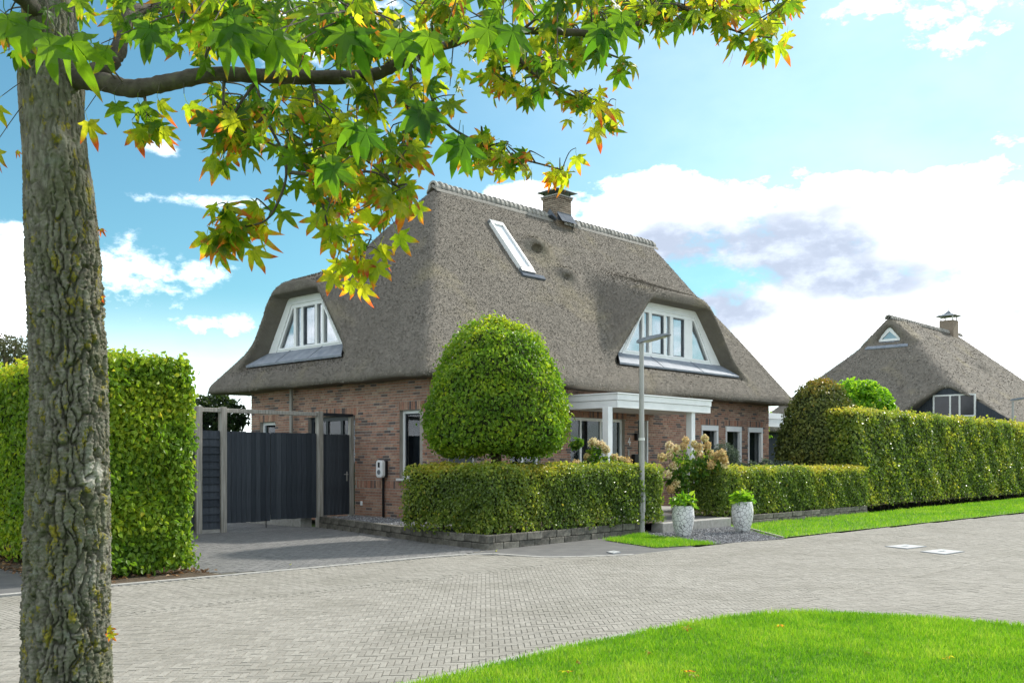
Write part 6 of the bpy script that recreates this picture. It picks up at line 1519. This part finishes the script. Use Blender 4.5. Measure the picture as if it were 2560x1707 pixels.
# clusters on side twigs
ALLS = np.concatenate(SK)
sub_tw = MB(T0)
def cluster(px, py, Y, n, s=0.075, spread=0.10):
    p = P3(px, py, Y); near_ = ALLS[np.argmin(((ALLS[:, :3] - p) ** 2).sum(1) + np.where(ALLS[:, 2] < p[2] - 0.05, 0.008, 0)), :3]
    mid = (p + near_) / 2 + np.array([rng.normal(0, .05), rng.normal(0, .05), 0.05]); c = smooth_curve([near_, mid, p], 5)
    sub_tw.tube(list(c), list(np.linspace(0.0045, 0.0018, len(c))), 5)
    for k in range(n):
        f = rng.uniform(0.3, 1.0) if k > 0 else 1.0; q = c[min(int(f * (len(c) - 1)), len(c) - 1)]
        put_leaf(q + rng.normal(0, 0.012, 3), s * rng.uniform(0.55, 1.0), autumn_at(px, py) + rng.normal(0, .16), axis=(rng.normal(0, .75), rng.normal(0, .6), -0.55 + rng.normal(0, .3)))
REG = [  # polygon in photo pixels, cluster count, distance range, leaf size
 ([(-60, -60), (560, -60), (560, 90), (330, 95), (230, 120), (60, 110), (-60, 150)], 28, (3.5, 5.3), 0.082),
 ([(420, -60), (1350, -60), (1350, 90), (1080, 150), (900, 150), (560, 150), (430, 120)], 96, (3.3, 5.8), 0.082),
 ([(1350, -60), (1990, -60), (1960, 60), (1900, 100), (1800, 60), (1500, 110), (1350, 130)], 54, (4.3, 5.6), 0.078),
 ([(580, 200), (1120, 190), (1180, 260), (1080, 330), (1020, 420), (960, 460), (780, 470), (720, 470), (640, 430), (600, 360), (540, 330)], 50, (3.7, 5.0), 0.076),
 ([(700, 440), (940, 430), (1000, 480), (900, 560), (860, 600), (800, 520), (740, 480)], 16, (3.8, 4.8), 0.074),
 ([(1150, 100), (1500, 110), (1480, 150), (1300, 190), (1180, 150)], 14, (4.2, 5.2), 0.074),
 ([(1240, 180), (1420, 220), (1540, 270), (1480, 310), (1300, 270), (1230, 230)], 10, (4.5, 5.0), 0.072),
 ([(1130, 320), (1260, 360), (1420, 400), (1380, 440), (1180, 400)], 9, (4.4, 4.8), 0.072),
 ([(520, 510), (660, 510), (670, 570), (570, 590), (520, 580)], 5, (3.9, 4.2), 0.078),
 ([(470, 270), (590, 260), (600, 360), (500, 350)], 6, (4.2, 4.5), 0.076), ([(-20, 60), (40, 60), (30, 130), (-20, 150)], 4, (4.3, 4.8), 0.08)]
for poly, n, (y0, y1), s in REG:
    pa = np.array(poly); k = 0
    while k < n:
        q = rng.uniform(pa.min(0), pa.max(0))
        if inpoly(np.array([q[0]]), np.array([q[1]]), poly)[0]: cluster(q[0], q[1], rng.uniform(y0, y1), int(rng.integers(3, 7)), s); k += 1
# leaves one can point at in the photograph: big near ones, the sparse row under the bough, the lowest tips
for px, py, Y, s in ((1055, 270, 3.1, .1), (930, 300, 3.4, .09), (560, 40, 3.0, .1), (130, 60, 3.2, .11), (1270, 40, 3.3, .1), (1490, 60, 3.6, .09), (640, 60, 3.1, .1), (400, 40, 3.3, .1), (1140, 330, 3.3, .09), (800, 380, 3.4, .09), (880, 40, 3.2, .1), (1560, 40, 3.9, .09), (1000, 60, 3.2, .1), (720, 80, 3.3, .095), (30, 20, 3.3, .1)):
    for q in range(2): put_leaf(P3(px + rng.normal(0, 25), py - 18 + rng.normal(0, 12), Y), s, 0.02 + rng.random() * .1, axis=(rng.normal(0, .2), -0.1, -1), face=(rng.normal(0, .25), -1, 0.35))
for px, py, a in ((285, 230, .1), (345, 232, .25), (395, 228, .3), (460, 235, .45), (505, 255, .75), (330, 300, .5), (365, 300, .4), (405, 295, .35), (213, 278, .4), (5, 240, .35), (-5, 350, .5), (870, 680, .45), (905, 690, .5), (840, 660, .35), (930, 600, .35), (950, 630, .4), (525, 560, .35), (545, 600, .3), (620, 600, .35), (600, 570, .3), (1540, 250, .4), (1475, 295, .5), (1440, 370, .4), (1400, 400, .4), (985, 560, .4), (960, 590, .45), (1035, 490, .5)):
    Yl = 4.05 if (px < 700 and py > 500) else (4.18 if (py > 500) else (4.68 if px > 1350 else 4.4))
    put_leaf(P3(px, py, Yl), rng.uniform(0.07, 0.085), a + 0.1, axis=(rng.normal(0, .35), rng.normal(0, .2), -1), face=(rng.normal(0, .3), -1, rng.normal(0.2, .3)))
    near_ = ALLS[np.argmin(((ALLS[:, :3] - P3(px, py, Yl)) ** 2).sum(1)), :3]; c = smooth_curve([near_, (near_ + P3(px, py, Yl)) / 2 + [0, 0, .03], P3(px, py, Yl)], 4); sub_tw.tube(list(c), list(np.linspace(0.003, 0.0016, len(c))), 5)
# small red leaves sprouting from the trunk
for px, py in ((247, 566), (245, 738), (262, 1560), (268, 1575), (52, 372)):
    put_leaf(P3(px, py, TY), 0.026 if py < 1000 else 0.035, 1.0 if py < 1000 else .7, axis=(0.75 if px > 100 else -.7, -0.2, -0.75))
# the rest of the crown, above the picture
nvis = len(LEAF)
for k in range(90):
    a = rng.uniform(0, 6.28); r_ = rng.uniform(0.2, 2.3); z_ = rng.uniform(4.1, 7.3); r_ *= min(1.0, (8.2 - z_) / 2.4)
    p = np.array([T0[0] + r_ * math.cos(a) + 0.3, TY + r_ * math.sin(a) * 0.9, z_]); x_, y_ = proj(p)
    if p[1] < 1.2 or (y_ > -70 and -100 < x_ < 2660): continue
    near_ = ALLS[np.argmin(((ALLS[:, :3] - p) ** 2).sum(1)), :3]; c = smooth_curve([near_, (near_ + p) / 2 + [0, 0, .1], p], 4); sub_tw.tube(list(c), list(np.linspace(0.006, 0.002, len(c))), 5)
    for q in range(7): put_leaf(c[-1 - (q % 3)] + rng.normal(0, .02, 3), rng.uniform(.065, .095), 0.15 + rng.normal(0, .15), axis=(rng.normal(0, .8), rng.normal(0, .8), -.5))
sub_tw.build('twiglets', MT['bark_small'], tree, 'stuff')
# the largest leaves in view become parts of their own, the rest one foliage part
info = []
for k, (p, a, nn, s, vr, au_) in enumerate(LEAF):
    c_ = p + a * s * 0.7; x_, y_ = proj(c_); vis_ = -20 < x_ < 2580 and -20 < y_ < 1700
    info.append((s / c_[1] * F_PX * abs(nn[1]) ** .5 if vis_ else 0, k))
big = {k for _, k in sorted(info, reverse=True)[:300]}
AV, AF, AT, AA, AR = [], [], [], [], []; off = 0
for k, (p, a, nn, s, vr, au_) in enumerate(LEAF):
    yv = -a; xv = np.cross(yv, nn); R_ = np.stack([xv, yv, nn], 1)      # leaf mesh: tip towards -y, face +z
    if k in big:
        o = bpy.data.objects.new('leaf', LM[vr]); COL.objects.link(o); o.parent = tree
        m4 = Matrix(R_.tolist()).to_4x4(); m4.translation = Vector(p - T0); o.matrix_local = m4 @ Matrix.Scale(s, 4); o['autumn'] = au_
    else:
        v, f, tpv = LV[vr]; AV.append(v @ R_.T * s + p - T0); AF += [[i + off for i in q] for q in f]; AT.append(tpv); AA.append(np.full(len(v), au_)); AR.append(np.full(len(v), rng.random())); off += len(v)
obj('foliage', mesh_np('foliage', np.concatenate(AV), AF, {'tip': np.concatenate(AT), 'autumn': np.concatenate(AA), 'rnd': np.concatenate(AR)}), MT['sg_all'], tree, 'stuff')
print('leaves', len(LEAF), 'visible clusters', nvis)

# ------------------------------------------------------------------ fallen leaves on the lawn and drive
FL = [((1435, 1663), 'orange fallen star leaf lying curled on the lawn', .95), ((1395, 1700), 'cream and brown fallen leaf on the lawn near the kerb', .55), ((1452, 1697), 'pale fallen star leaf lying flat on the lawn', .5),
      ((1940, 1578), 'orange brown fallen leaf near the bare edge of the lawn', .9), ((1700, 1584), 'pale pink fallen leaf by the kerb of the lawn', .6), ((2175, 1642), 'whitish fallen leaf in the middle of the lawn', .5),
      ((1612, 1640), 'small brown fallen leaf in the grass close to the curved kerb', .8), ((1715, 1702), 'tan fallen leaf at the lawn beside an orange one', .6), ((1702, 1698), 'orange fallen leaf at the lawn beside a tan one', .95),
      ((2382, 1660), 'small tan fallen leaf among clover on the lawn', .6), ((730, 1411), 'brown dry leaf lying on the dark driveway', .8), ((1245, 1377), 'orange leaf on the pavement below the mossy wall', .9)]
for (px, py), lab, a in FL:
    u, v = gpx(px, py); p = W(u, v, 0.05 if py > 1500 else 0.012)
    o = bpy.data.objects.new('fallen_leaf', LM[int(rng.integers(0, 9))]); COL.objects.link(o); o['autumn'] = a
    s = rng.uniform(0.045, 0.06); o.scale = (s, s, s * 1.5); o.rotation_euler = (rng.normal(0, .25), rng.normal(0, .25), rng.uniform(0, 6.28)); o.location = (p[0], p[1], p[2] + 0.012)
    tag(o, lab, 'leaf', 'fallen leaves')
